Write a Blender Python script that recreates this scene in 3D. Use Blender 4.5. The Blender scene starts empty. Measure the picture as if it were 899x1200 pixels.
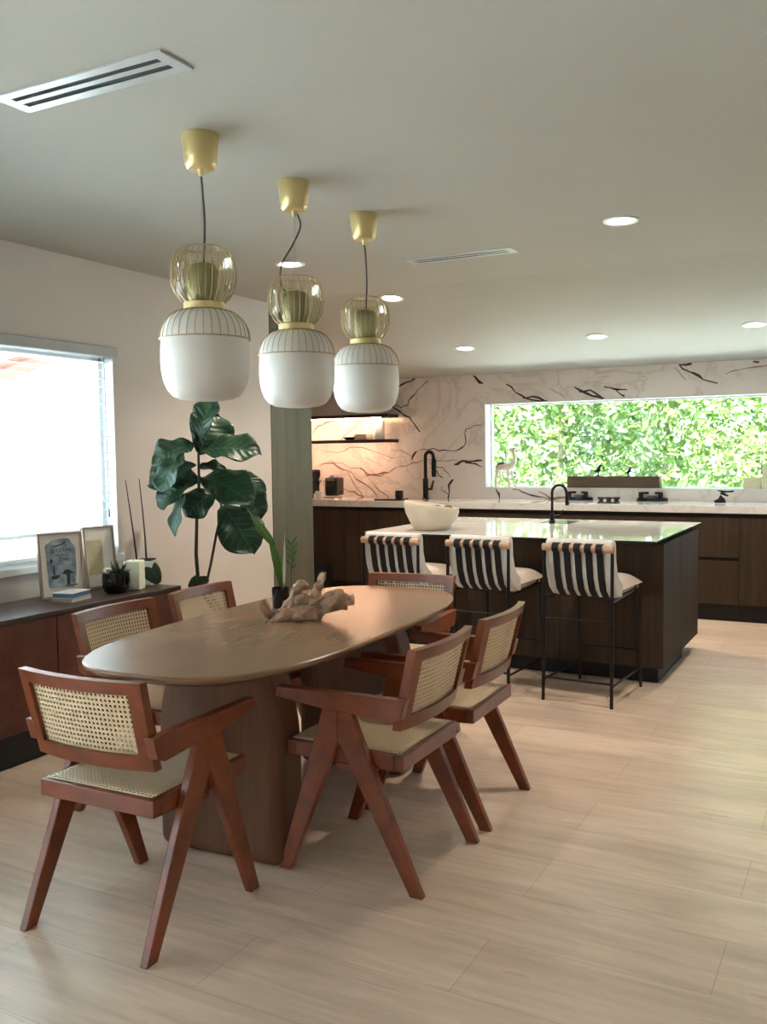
import bpy, bmesh, math, random
from mathutils import Vector, Matrix, noise
random.seed(7)
D = bpy.data
SC = bpy.context.scene
COL = SC.collection
PI = math.pi

# ------------------------------------------------------------------ camera
FPX = 1082.94
CAMZ = 1.43
YAW, PITCH, ROLL = -0.4910347, 0.0635526, -0.0130579
_cy, _sy, _cp, _sp = math.cos(YAW), math.sin(YAW), math.cos(PITCH), math.sin(PITCH)
FW = Vector((_sy*_cp, _cy*_cp, -_sp))
_rt = Vector((_cy, -_sy, 0)); _up = _rt.cross(FW)
RT = _rt*math.cos(ROLL) + _up*math.sin(ROLL)
UP = _up*math.cos(ROLL) - _rt*math.sin(ROLL)
CAM = Vector((0, 0, CAMZ))
cam_d = D.cameras.new('camera'); cam = D.objects.new('camera', cam_d); COL.objects.link(cam)
cam_d.sensor_fit = 'VERTICAL'; cam_d.sensor_height = 36; cam_d.lens = FPX/1200*36
cam_d.clip_start = 0.05; cam_d.clip_end = 200
cam.matrix_world = Matrix(((RT.x, UP.x, -FW.x, 0), (RT.y, UP.y, -FW.y, 0), (RT.z, UP.z, -FW.z, CAMZ), (0, 0, 0, 1)))
SC.camera = cam


def ray(x, y):
    return FW*FPX + RT*(x-449.5) - UP*(y-600)


def at_z(x, y, z):
    d = ray(x, y); return CAM + d*((z-CAMZ)/d.z)


def at_y(x, y, Y):
    d = ray(x, y); return CAM + d*(Y/d.y)


def at_x(x, y, X):
    d = ray(x, y); return CAM + d*(X/d.x)


def at_d(x, y, dist):
    return CAM + ray(x, y)*(dist/FPX)


# ------------------------------------------------------------------ materials
def lin(c):
    return tuple(((v/255)/12.92 if v/255 <= .04045 else ((v/255+.055)/1.055)**2.4) for v in c) + (1,)


def new_mat(name):
    m = D.materials.new(name); m.use_nodes = True
    nt = m.node_tree; nt.nodes.clear()
    out = nt.nodes.new('ShaderNodeOutputMaterial')
    b = nt.nodes.new('ShaderNodeBsdfPrincipled')
    nt.links.new(b.outputs[0], out.inputs[0])
    return m, nt, b, out


def coords(nt, scale=(1, 1, 1), kind='Object', loc=(0, 0, 0)):
    tc = nt.nodes.new('ShaderNodeTexCoord'); mp = nt.nodes.new('ShaderNodeMapping')
    nt.links.new(tc.outputs[kind], mp.inputs[0]); mp.inputs['Scale'].default_value = scale
    mp.inputs['Location'].default_value = loc
    return mp.outputs[0]


def ramp(nt, fac, stops):
    r = nt.nodes.new('ShaderNodeValToRGB'); nt.links.new(fac, r.inputs[0])
    el = r.color_ramp.elements
    while len(el) < len(stops): el.new(.5)
    for e, (p, c) in zip(el, stops): e.position = p; e.color = c
    return r.outputs[0]


def nz(nt, vec, scale, detail=4, rough=.6, dist=0):
    n = nt.nodes.new('ShaderNodeTexNoise'); nt.links.new(vec, n.inputs['Vector'])
    n.inputs['Scale'].default_value = scale; n.inputs['Detail'].default_value = detail
    n.inputs['Roughness'].default_value = rough; n.inputs['Distortion'].default_value = dist
    return n.outputs['Fac']


def mixc(nt, fac, a, b, mode='MIX'):
    m = nt.nodes.new('ShaderNodeMix'); m.data_type = 'RGBA'; m.blend_type = mode
    if hasattr(fac, 'is_linked') or not isinstance(fac, (int, float)): nt.links.new(fac, m.inputs[0])
    else: m.inputs[0].default_value = fac
    for k, v in ((6, a), (7, b)):
        if isinstance(v, tuple): m.inputs[k].default_value = v
        else: nt.links.new(v, m.inputs[k])
    return m.outputs[2]


def bump(nt, b, h, strength=.2, dist=.01):
    bp = nt.nodes.new('ShaderNodeBump'); bp.inputs['Strength'].default_value = strength
    bp.inputs['Distance'].default_value = dist
    nt.links.new(h, bp.inputs['Height']); nt.links.new(bp.outputs[0], b.inputs['Normal'])


def plain(name, c, rough=.5, metal=0, var=.06, scale=12, spec=.5, coat=0, bmp=0):
    m, nt, b, o = new_mat(name)
    v = coords(nt); n = nz(nt, v, scale)
    c = lin(c); d = tuple(x*(1-var) for x in c[:3]) + (1,); e = tuple(min(1, x*(1+var)) for x in c[:3]) + (1,)
    nt.links.new(ramp(nt, n, [(.3, d), (.7, e)]), b.inputs['Base Color'])
    b.inputs['Roughness'].default_value = rough; b.inputs['Metallic'].default_value = metal
    b.inputs['Specular IOR Level'].default_value = spec; b.inputs['Coat Weight'].default_value = coat
    if bmp: bump(nt, b, nz(nt, v, scale*8), bmp, .002)
    return m


def wood(name, dark, light, scale=(40, 40, 2.5), rough=.45, broad=(4, 4, .6), spec=.5, contrast=(.3, .72), coat=0, bmp=.05):
    m, nt, b, o = new_mat(name)
    g = nz(nt, coords(nt, scale), 1.0, 5, .65, .4)
    h = nz(nt, coords(nt, broad), 1.0, 3, .5, .8)
    c1 = ramp(nt, g, [(contrast[0], lin(dark)), (contrast[1], lin(light))])
    md = tuple((x+y)/2 for x, y in zip(dark, light))
    c2 = ramp(nt, h, [(.35, lin(tuple(x*.8 for x in md))), (.65, lin(tuple(min(255, x*1.12) for x in md)))])
    nt.links.new(mixc(nt, .45, c1, c2), b.inputs['Base Color'])
    b.inputs['Roughness'].default_value = rough; b.inputs['Specular IOR Level'].default_value = spec
    b.inputs['Coat Weight'].default_value = coat; b.inputs['Coat Roughness'].default_value = .2
    if bmp: bump(nt, b, g, bmp, .003)
    return m


def emit(name, c, s):
    m, nt, b, o = new_mat(name)
    b.inputs['Base Color'].default_value = lin(c)
    b.inputs['Emission Color'].default_value = lin(c); b.inputs['Emission Strength'].default_value = s
    return m


M = {}
M['ceiling'] = plain('ceiling paint', (174, 172, 163), .75, var=.015, scale=2)
M['wall'] = plain('warm white wall paint', (206, 197, 191), .7, var=.02, scale=2)
M['white'] = plain('white lacquer', (222, 224, 224), .4, var=.02)
M['teak'] = wood('teak', (104, 45, 19), (152, 77, 40), (18, 18, 18), .38, (5, 5, 5), coat=.15)
M['table'] = wood('walnut table top', (138, 102, 74), (150, 113, 83), (90, 3, 90), .27, (2.5, .8, 2.5), coat=.25, bmp=0)
M['tablebase'] = wood('walnut table base', (92, 60, 40), (122, 83, 57), (60, 60, 3), .55, (6, 6, .8), spec=.3)
M['credenza'] = wood('burl veneer', (74, 38, 32), (122, 74, 64), (9, 9, 9), .4, (3, 3, 3))
M['credtop'] = wood('sideboard top veneer', (58, 44, 40), (84, 66, 60), (30, 2, 30), .32, (4, .8, 4))
M['kitchen'] = wood('dark oak veneer', (48, 38, 30), (84, 70, 58), (55, 55, 1.6), .65, (7, 7, .5), spec=.15, contrast=(.25, .75))
M['column'] = wood('grey oak veneer', (74, 70, 56), (108, 103, 86), (55, 55, 1.6), .5, (7, 7, .5))
M['planter'] = wood('weathered wood', (84, 70, 52), (118, 98, 76), (3, 40, 40), .7, (1, 6, 6))
M['drift'] = wood('driftwood', (146, 110, 82), (206, 172, 142), (30, 30, 30), .75, (9, 9, 9), bmp=.4)
M['dowel'] = wood('pale dowel wood', (176, 140, 114), (204, 170, 142), (4, 60, 60), .5, (2, 8, 8))
M['black'] = plain('matt black', (20, 20, 21), .5)
M['blackmetal'] = plain('black powder coated steel', (22, 22, 23), .38, .3)
M['kick'] = plain('black plinth', (13, 13, 14), .5)
M['blackgloss'] = plain('black glazed ceramic', (18, 19, 24), .12)
M['strap'] = plain('black webbing', (22, 20, 20), .8, bmp=.1)
M['fabric'] = plain('cream upholstery', (222, 208, 196), .9, var=.05, scale=60, bmp=.2)
M['fabricback'] = plain('white linen upholstery', (218, 216, 212), .9, var=.05, scale=60, bmp=.2)
M['gold'] = plain('satin brass', (214, 194, 140), .38, .6, var=.03)
M['goldwire'] = plain('brass wire', (182, 158, 116), .45, .25, var=.03)
M['opal'] = plain('opal white glass', (222, 218, 211), .5, 0, .01)
M['olive'] = plain('olive lamp holder', (140, 134, 100), .3, .2)
M['cord'] = plain('grey cord', (74, 74, 72), .7)
M['steel'] = plain('steel', (160, 160, 160), .3, .9)
M['leaf_stem'] = plain('plant stem', (52, 46, 34), .7)
M['stalk'] = plain('dry stalk', (66, 50, 40), .8)
M['candle'] = plain('ivory wax', (236, 236, 214), .5)
M['frost'] = plain('frosted white pot', (222, 226, 214), .4)
M['bowl'] = plain('cream stoneware', (220, 208, 190), .6)
M['paper'] = plain('off white paper', (226, 222, 216), .7)
M['frame'] = wood('pale frame wood', (150, 126, 110), (178, 154, 138), (30, 30, 30), .5)
M['moss'] = plain('dried moss', (118, 110, 60), .9, var=.3, scale=40)
M['bark'] = plain('brown potpourri', (134, 98, 64), .8, var=.3, scale=40)
M['tile'] = plain('red clay roof tile', (150, 58, 48), .8, var=.15, scale=4)
M['render'] = plain('white exterior render', (236, 242, 244), .8)
M['paving'] = plain('pale paving', (220, 230, 234), .85, var=.08, scale=2)
M['lawn'] = plain('lawn', (120, 150, 80), .9, var=.2, scale=3)
M['trunk'] = plain('pale bark', (150, 140, 124), .9, var=.15)
M['led'] = emit('warm led strip', (255, 200, 160), 22)
M['ledsoft'] = emit('soft warm led strip', (255, 200, 164), 10)
M['lens'] = emit('downlight lens', (255, 244, 228), 14)
M['cream'] = plain('cream ceramic', (226, 222, 190), .5)
M['greystone'] = plain('grey stone front', (158, 158, 154), .4, var=.12, scale=5)
M['slot'] = plain('dark vent slot', (14, 14, 14), .8)
M['coffee'] = plain('dark grey plastic', (24, 24, 26), .25)
M['bluebook'] = plain('blue book cover', (92, 120, 150), .5)
M['soil'] = plain('soil', (50, 38, 28), .95, var=.3, scale=60)


def leafmat(name, dark, light, rough=.35, trans=.25):
    m, nt, b, o = new_mat(name)
    tc = nt.nodes.new('ShaderNodeTexCoord'); sp = nt.nodes.new('ShaderNodeSeparateXYZ')
    nt.links.new(tc.outputs['UV'], sp.inputs[0])
    # veins : midrib + side ribs
    ab = nt.nodes.new('ShaderNodeMath'); ab.operation = 'ABSOLUTE'
    sb = nt.nodes.new('ShaderNodeMath'); sb.operation = 'SUBTRACT'; sb.inputs[1].default_value = .5
    nt.links.new(sp.outputs[0], sb.inputs[0]); nt.links.new(sb.outputs[0], ab.inputs[0])
    ad = nt.nodes.new('ShaderNodeMath'); ad.operation = 'MULTIPLY_ADD'; ad.inputs[1].default_value = -.5
    nt.links.new(ab.outputs[0], ad.inputs[0]); nt.links.new(sp.outputs[1], ad.inputs[2])
    sn = nt.nodes.new('ShaderNodeMath'); sn.operation = 'MULTIPLY'; sn.inputs[1].default_value = 50
    nt.links.new(ad.outputs[0], sn.inputs[0])
    s2 = nt.nodes.new('ShaderNodeMath'); s2.operation = 'SINE'; nt.links.new(sn.outputs[0], s2.inputs[0])
    f = ramp(nt, s2.outputs[0], [(.86, (0, 0, 0, 1)), (.98, (1, 1, 1, 1))])
    mid = ramp(nt, ab.outputs[0], [(.015, (1, 1, 1, 1)), (.035, (0, 0, 0, 1))])
    mx = mixc(nt, 1.0, f, mid, 'LIGHTEN')
    n = nz(nt, coords(nt), 7)
    base = ramp(nt, n, [(.3, lin(dark)), (.7, lin(light))])
    vein = lin(tuple(min(255, x*1.35+8) for x in light))
    fm = nt.nodes.new('ShaderNodeMath'); fm.operation = 'MULTIPLY'; fm.inputs[1].default_value = .5
    nt.links.new(mx, fm.inputs[0])
    c = mixc(nt, fm.outputs[0], base, vein)
    nt.links.new(c, b.inputs['Base Color']); b.inputs['Roughness'].default_value = rough
    bump(nt, b, s2.outputs[0], .25, .004)
    tr = nt.nodes.new('ShaderNodeBsdfTranslucent'); nt.links.new(c, tr.inputs[0])
    ms = nt.nodes.new('ShaderNodeMixShader'); ms.inputs[0].default_value = trans
    nt.links.new(b.outputs[0], ms.inputs[1]); nt.links.new(tr.outputs[0], ms.inputs[2]); nt.links.new(ms.outputs[0], o.inputs[0])
    return m


M['fig'] = leafmat('fiddle leaf', (28, 58, 40), (48, 84, 58), .4)
M['snake'] = leafmat('spear leaf', (70, 108, 48), (116, 156, 78), .4)
M['darkleaf'] = leafmat('orchid leaf', (30, 48, 38), (52, 70, 56), .4)


HEDGE_A = .40


def hedge_mat():
    m, nt, b, o = new_mat('hedge leaf')
    v = coords(nt)
    n = nz(nt, v, 2.3, 6, .7); n2 = nz(nt, v, 23, 2)
    c1 = ramp(nt, n, [(.28, lin(((96, 160, 70)))), (.42, lin((132, 196, 78))), (.55, lin((190, 222, 110))), (.62, lin((222, 226, 120))), (.75, lin((160, 215, 140)))])
    c2 = ramp(nt, n2, [(.3, lin((104, 160, 96))), (.5, lin((176, 214, 124))), (.7, lin((226, 240, 214)))])
    c = mixc(nt, .5, c1, c2)
    c = mixc(nt, 1.0, c, (HEDGE_A, HEDGE_A, HEDGE_A, 1), 'MULTIPLY')
    nt.links.new(c, b.inputs['Base Color']); b.inputs['Roughness'].default_value = .5
    tr = nt.nodes.new('ShaderNodeBsdfTranslucent'); nt.links.new(c, tr.inputs[0])
    ms = nt.nodes.new('ShaderNodeMixShader'); ms.inputs[0].default_value = .5
    nt.links.new(b.outputs[0], ms.inputs[1]); nt.links.new(tr.outputs[0], ms.inputs[2]); nt.links.new(ms.outputs[0], o.inputs[0])
    return m


M['hedge'] = hedge_mat()


def floor_mat():
    m, nt, b, o = new_mat('wood look floor tile')
    v = coords(nt, loc=(-.26, -.084, 0))
    br = nt.nodes.new('ShaderNodeTexBrick'); nt.links.new(v, br.inputs['Vector'])
    br.inputs['Scale'].default_value = 1; br.inputs['Brick Width'].default_value = 1.24; br.inputs['Row Height'].default_value = .297
    br.inputs['Mortar Size'].default_value = .0013; br.inputs['Mortar Smooth'].default_value = .3; br.inputs['Bias'].default_value = 0
    br.inputs['Color1'].default_value = lin((226, 201, 180)); br.inputs['Color2'].default_value = lin((236, 213, 193))
    br.inputs['Mortar'].default_value = lin((188, 166, 150))
    br.offset = .5; br.offset_frequency = 2
    g = nz(nt, coords(nt, (2.2, 30, 1)), 1, 6, .65, .6)
    g2 = nz(nt, coords(nt, (1.1, 6, 1)), 1, 4, .6, 1.0)
    gc = ramp(nt, g, [(.28, (.84, .83, .82, 1)), (.7, (1.1, 1.1, 1.1, 1))])
    gc2 = ramp(nt, g2, [(.3, (.84, .83, .82, 1)), (.7, (1.1, 1.1, 1.1, 1))])
    c = mixc(nt, 1, mixc(nt, 1, br.outputs[0], gc, 'MULTIPLY'), gc2, 'MULTIPLY')
    nt.links.new(c, b.inputs['Base Color'])
    rr = ramp(nt, g, [(.3, (.36, .36, .36, 1)), (.7, (.26, .26, .26, 1))])
    nt.links.new(rr, b.inputs['Roughness']); b.inputs['Specular IOR Level'].default_value = .75
    bump(nt, b, g, .06, .003)
    return m


M['floor'] = floor_mat()


def marble(name, base, vein, rough, vs=1.0, amount=.5):
    m, nt, b, o = new_mat(name)
    v = coords(nt)
    n = nz(nt, v, 1.2*vs, 8, .6, 1.2)
    cl = nz(nt, v, .9*vs, 4, .5, .6)
    line = ramp(nt, n, [(.47, (0, 0, 0, 1)), (.5, (1, 1, 1, 1)), (.53, (0, 0, 0, 1))])
    cb = ramp(nt, cl, [(.3, lin(tuple(x*.93 for x in base))), (.65, lin(base))])
    fm = nt.nodes.new('ShaderNodeMath'); fm.operation = 'MULTIPLY'; fm.inputs[1].default_value = amount
    nt.links.new(line, fm.inputs[0])
    fm2 = nt.nodes.new('ShaderNodeMath'); fm2.operation = 'MULTIPLY'
    nt.links.new(fm.outputs[0], fm2.inputs[0]); nt.links.new(cl, fm2.inputs[1])
    nt.links.new(mixc(nt, fm2.outputs[0], cb, lin(vein)), b.inputs['Base Color'])
    b.inputs['Roughness'].default_value = rough
    return m


M['marblewall'] = marble('marble slab wall', (238, 231, 225), (150, 128, 116), .25, 1.0, .5)
M['marbletop'] = marble('polished marble top', (232, 232, 230), (160, 150, 142), .05, 1.3, .6)
M['vein'] = plain('dark marble vein', (62, 46, 40), .3, var=.3, scale=9)
M['veinsoft'] = plain('brown marble vein', (146, 112, 94), .3, var=.2, scale=9)


def cane_mat():
    m, nt, b, o = new_mat('woven cane')
    tc = nt.nodes.new('ShaderNodeTexCoord'); sp = nt.nodes.new('ShaderNodeSeparateXYZ')
    nt.links.new(tc.outputs['UV'], sp.inputs[0])

    def math_(op, a, bv=None):
        n = nt.nodes.new('ShaderNodeMath'); n.operation = op
        for k, q in enumerate((a, bv)):
            if q is None: continue
            if isinstance(q, (int, float)): n.inputs[k].default_value = q
            else: nt.links.new(q, n.inputs[k])
        return n.outputs[0]
    P = .0150

    def hole(du, dv):
        u = math_('SUBTRACT', math_('FRACT', math_('ADD', math_('DIVIDE', sp.outputs[0], P), du)), .5)
        v = math_('SUBTRACT', math_('FRACT', math_('ADD', math_('DIVIDE', sp.outputs[1], P), dv)), .5)
        r2 = math_('ADD', math_('MULTIPLY', u, u), math_('MULTIPLY', v, v))
        return math_('LESS_THAN', r2, .31**2), u, v
    h1, u, v = hole(0, 0)
    fac = h1
    wv = math_('SINE', math_('MULTIPLY', math_('ADD', sp.outputs[0], sp.outputs[1]), 2*PI/P*2))
    c = ramp(nt, wv, [(.2, lin((226, 198, 156))), (.8, lin((250, 232, 200)))])
    nt.links.new(c, b.inputs['Base Color']); b.inputs['Roughness'].default_value = .45
    bump(nt, b, wv, .3, .002)
    tp = nt.nodes.new('ShaderNodeBsdfTransparent'); ms = nt.nodes.new('ShaderNodeMixShader')
    nt.links.new(fac, ms.inputs[0]); nt.links.new(b.outputs[0], ms.inputs[1]); nt.links.new(tp.outputs[0], ms.inputs[2])
    nt.links.new(ms.outputs[0], o.inputs[0])
    return m


M['cane'] = cane_mat()


def glass_mat(name, tint, refl=.9, rough=0):
    m, nt, b, o = new_mat(name)
    nt.nodes.remove(b)
    tp = nt.nodes.new('ShaderNodeBsdfTransparent'); tp.inputs[0].default_value = tint
    gl = nt.nodes.new('ShaderNodeBsdfGlossy'); gl.inputs['Roughness'].default_value = rough
    fr = nt.nodes.new('ShaderNodeFresnel'); fr.inputs[0].default_value = 1.45
    fm = nt.nodes.new('ShaderNodeMath'); fm.operation = 'MULTIPLY'; fm.inputs[1].default_value = refl
    nt.links.new(fr.outputs[0], fm.inputs[0])
    ms = nt.nodes.new('ShaderNodeMixShader'); nt.links.new(fm.outputs[0], ms.inputs[0])
    nt.links.new(tp.outputs[0], ms.inputs[1]); nt.links.new(gl.outputs[0], ms.inputs[2]); nt.links.new(ms.outputs[0], o.inputs[0])
    return m


M['pane'] = glass_mat('window glass', (.96, .98, .97, 1), .5)
M['smoke'] = glass_mat('olive tinted glass', (.95, .93, .83, 1), .45)
M['figglass'] = plain('pale figurine', (226, 214, 200), .3, var=.2, scale=14)


def cloud_print():
    m, nt, b, o = new_mat('printed poster')
    n = nz(nt, coords(nt), 16, 4)
    nt.links.new(ramp(nt, n, [(.35, lin((96, 116, 132))), (.55, lin((146, 162, 174))), (.75, lin((190, 196, 200)))]), b.inputs['Base Color'])
    b.inputs['Roughness'].default_value = .5
    return m


M['cloud'] = cloud_print()
M['ink'] = plain('dark ink', (40, 46, 58), .6)
M['sepia'] = plain('sepia print', (196, 186, 150), .6, var=.12, scale=20)


# ------------------------------------------------------------------ mesh helper
class MB:
    def __init__(s): s.v = []; s.f = []; s.uv = {}; s.m = []

    def add(s, vs, fs, uvs=None, mi=0):
        o = len(s.v); s.v += [Vector(p) for p in vs]
        for k, f in enumerate(fs):
            s.f.append([i+o for i in f]); s.m.append(mi)
            if uvs: s.uv[len(s.f)-1] = uvs[k]
        return s

    def box(s, lo, hi, mi=0):
        (a, b, c), (d, e, f) = lo, hi
        vs = [(a, b, c), (d, b, c), (d, e, c), (a, e, c), (a, b, f), (d, b, f), (d, e, f), (a, e, f)]
        return s.add(vs, [(0, 3, 2, 1), (4, 5, 6, 7), (0, 1, 5, 4), (1, 2, 6, 5), (2, 3, 7, 6), (3, 0, 4, 7)], None, mi)

    def cbox(s, c, size, R=None, mi=0):
        R = R or Matrix.Identity(3); h = [x/2 for x in size]; c = Vector(c)
        vs = [c + R @ Vector((sx*h[0], sy*h[1], sz*h[2])) for sx, sy, sz in ((-1, -1, -1), (1, -1, -1), (1, 1, -1), (-1, 1, -1), (-1, -1, 1), (1, -1, 1), (1, 1, 1), (-1, 1, 1))]
        return s.add(vs, [(0, 3, 2, 1), (4, 5, 6, 7), (0, 1, 5, 4), (1, 2, 6, 5), (2, 3, 7, 6), (3, 0, 4, 7)], None, mi)

    def prism(s, poly, d0, d1, axis, mi=0):
        # poly in the two other axes (cyclic order kept: x->(y,z), y->(x,z), z->(x,y))
        def P(p, d):
            return {'x': (d, p[0], p[1]), 'y': (p[0], d, p[1]), 'z': (p[0], p[1], d)}[axis]
        n = len(poly)
        vs = [P(p, d0) for p in poly] + [P(p, d1) for p in poly]
        fs = [tuple(range(n))[::-1], tuple(range(n, 2*n))] + [(i, (i+1) % n, n+(i+1) % n, n+i) for i in range(n)]
        return s.add(vs, fs, None, mi)

    def tube(s, pts, r, n=10, cap=True, mi=0):
        pts = [Vector(p) for p in pts]
        rs = r if isinstance(r, (list, tuple)) else [r]*len(pts)
        rings = []; prev = None
        for i, p in enumerate(pts):
            t = (pts[min(i+1, len(pts)-1)] - pts[max(i-1, 0)]).normalized()
            if prev is None:
                a = Vector((0, 0, 1)) if abs(t.z) < .9 else Vector((1, 0, 0))
                prev = t.cross(a).normalized()
            u = (prev - t*prev.dot(t)).normalized(); w = t.cross(u); prev = u
            rings.append([p + (u*math.cos(2*PI*k/n) + w*math.sin(2*PI*k/n))*rs[i] for k in range(n)])
        vs = [q for R in rings for q in R]; fs = []
        for i in range(len(pts)-1):
            for k in range(n):
                fs.append((i*n+k, i*n+(k+1) % n, (i+1)*n+(k+1) % n, (i+1)*n+k))
        if cap: fs += [tuple(range(n))[::-1], tuple(range((len(pts)-1)*n, len(pts)*n))]
        return s.add(vs, fs, None, mi)

    def lathe(s, prof, n=32, c=(0, 0, 0), mi=0, closed=False, f=None):
        c = Vector(c); vs = []; fs = []; m = len(prof)
        for k in range(n):
            a = 2*PI*k/n
            for r, z in prof:
                p = Vector((r*math.cos(a), r*math.sin(a), z))
                if f: p = f(p)
                vs.append(c + p)
        L = m if closed else m-1
        for k in range(n):
            for j in range(L):
                a = k*m+j; b_ = k*m+(j+1) % m; c2 = ((k+1) % n)*m+(j+1) % m; d = ((k+1) % n)*m+j
                fs.append((a, d, c2, b_))
        s.add(vs, fs, None, mi); return s

    def grid(s, fn, nu, nv, mi=0, thick=0, nrm=None, uvfn=None):
        vs = [Vector(fn(i/nu, j/nv)) for i in range(nu+1) for j in range(nv+1)]
        fs = []; uvs = []
        q = uvfn or (lambda a, b: (a, b))
        for i in range(nu):
            for j in range(nv):
                fs.append((i*(nv+1)+j, (i+1)*(nv+1)+j, (i+1)*(nv+1)+j+1, i*(nv+1)+j+1))
                uvs.append([q(i/nu, j/nv), q((i+1)/nu, j/nv), q((i+1)/nu, (j+1)/nv), q(i/nu, (j+1)/nv)])
        return s.add(vs, fs, uvs, mi)

    def build(s, name, mat, parent=None, local=False, smooth=35, bevel=0, seg=2, subsurf=0, solid=0, weld=True, recalc=True):
        off = Vector((0, 0, 0)); q = parent
        if parent is not None and not local:
            while q is not None: off += q.location; q = q.parent
        me = D.meshes.new(name)
        me.from_pydata([tuple(p-off) for p in s.v], [], s.f)
        mats = mat if isinstance(mat, (list, tuple)) else [mat]
        for x in mats: me.materials.append(M[x] if isinstance(x, str) else x)
        me.polygons.foreach_set('material_index', s.m)
        if s.uv:
            ul = me.uv_layers.new(name='UVMap')
            for pi, uvs in s.uv.items():
                for li, c in zip(me.polygons[pi].loop_indices, uvs): ul.data[li].uv = c
        if recalc:
            bm = bmesh.new(); bm.from_mesh(me)
            if weld: bmesh.ops.remove_doubles(bm, verts=bm.verts, dist=1e-5)
            bmesh.ops.recalc_face_normals(bm, faces=bm.faces); bm.to_mesh(me); bm.free()
        if smooth:
            me.polygons.foreach_set('use_smooth', [True]*len(me.polygons))
            me.set_sharp_from_angle(angle=math.radians(smooth))
        me.update()
        o = D.objects.new(name, me); COL.objects.link(o)
        if parent is not None: o.parent = parent
        if solid:
            md = o.modifiers.new('solid', 'SOLIDIFY'); md.thickness = solid; md.offset = 0
        if bevel:
            md = o.modifiers.new('bevel', 'BEVEL'); md.width = bevel; md.segments = seg; md.limit_method = 'ANGLE'; md.angle_limit = math.radians(40)
            md.harden_normals = False
        if subsurf:
            md = o.modifiers.new('sub', 'SUBSURF'); md.levels = subsurf; md.render_levels = subsurf
        return o


def tag(o, label=None, cat=None, group=None, kind=None):
    if label: o['label'] = label
    if cat: o['category'] = cat
    if group: o['group'] = group
    if kind: o['kind'] = kind
    return o


def thing(name, label, cat, loc=(0, 0, 0), rz=0, group=None):
    o = D.objects.new(name, None); COL.objects.link(o); o.empty_display_size = .1
    o.location = loc; o.rotation_euler = (0, 0, rz)
    return tag(o, label, cat, group)


def copy_tree(o, parent=None):
    c = o.copy(); COL.objects.link(c)
    if parent: c.parent = parent
    for ch in [x for x in D.objects if x.parent == o]: copy_tree(ch, c)
    return c


def struct(name, mb, mat, parent=None, **k):
    o = mb.build(name, mat, parent, **k); o['kind'] = 'structure'; return o


# ------------------------------------------------------------------ the room
WX = -3.92; ZC = 2.53; YS = 5.60; YW = 8.65; ZB = 2.20; XR = 2.7; YR = -2.6; XK = -5.72; YCOL = 5.58
struct('floor', MB().box((XK-.08, YR-.2, -.1), (XR+.2, YW+.2, 0)), 'floor', smooth=0)
zend = ZC + (ZB-ZC)*(YW+.2-YS)/(YW-YS)
struct('ceiling', MB().prism([(YR-.2, ZC), (YS, ZC), (YW+.2, zend), (YW+.2, ZC+.15), (YR-.2, ZC+.15)], XK-.08, XR+.2, 'x'), 'ceiling', smooth=0)


def wall_hole(ax, p0, p1, a0, a1, z0, z1, holes):
    """wall between planes p0,p1 on axis ax, spanning a0..a1, with rectangular holes (b0,b1,c0,c1)"""
    mb = MB()
    def bx(u0, u1, w0, w1):
        if u1-u0 < 1e-4 or w1-w0 < 1e-4: return
        if ax == 'x': mb.box((p0, u0, w0), (p1, u1, w1))
        else: mb.box((u0, p0, w0), (u1, p1, w1))
    cur = a0
    for b0, b1, c0, c1 in holes:
        bx(cur, b0, z0, z1); bx(b0, b1, z0, c0); bx(b0, b1, c1, z1); cur = b1
    bx(cur, a1, z0, z1)
    return mb


W1 = (.70, 4.03, .86, 2.02)          # left window  y0 y1 z0 z1
W2 = (-3.465, 1.6, 1.072, 1.905)      # kitchen window x0 x1 z0 z1
W4 = (-2.2, .45, .02, 2.2)            # unseen glazed door, added to bring daylight onto the near floor
struct('wall_left', wall_hole('x', WX-.2, WX, YR-.2, YCOL+.02, 0, ZC, [W4, W1]), 'wall', smooth=0)
wb = struct('wall_back', wall_hole('y', YW, YW+.2, XK-.08, XR+.2, 0, 2.25, [W2]), 'marblewall', smooth=0)
struct('wall_right', MB().box((XR, YR-.2, 0), (XR+.2, YW, ZC)), 'wall', smooth=0)
struct('wall_rear', MB().box((WX, YR-.2, 0), (XR, YR, ZC)), 'wall', smooth=0)

struct('wall_kitchen_left', MB().box((XK-.08, 5.6, 0), (XK, YW, ZC)), 'wall', smooth=0)
struct('wall_partition', MB().box((XK-.08, 5.50, 0), (WX-.2, 5.598, ZC)), 'wall', smooth=0)

# marble veins inlaid in the back wall
def c7(p): return (340+p[0]/3.211, 420+p[1]/3.211)
def c8(p): return (560+p[0]/2.652, 410+p[1]/2.652)


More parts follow.
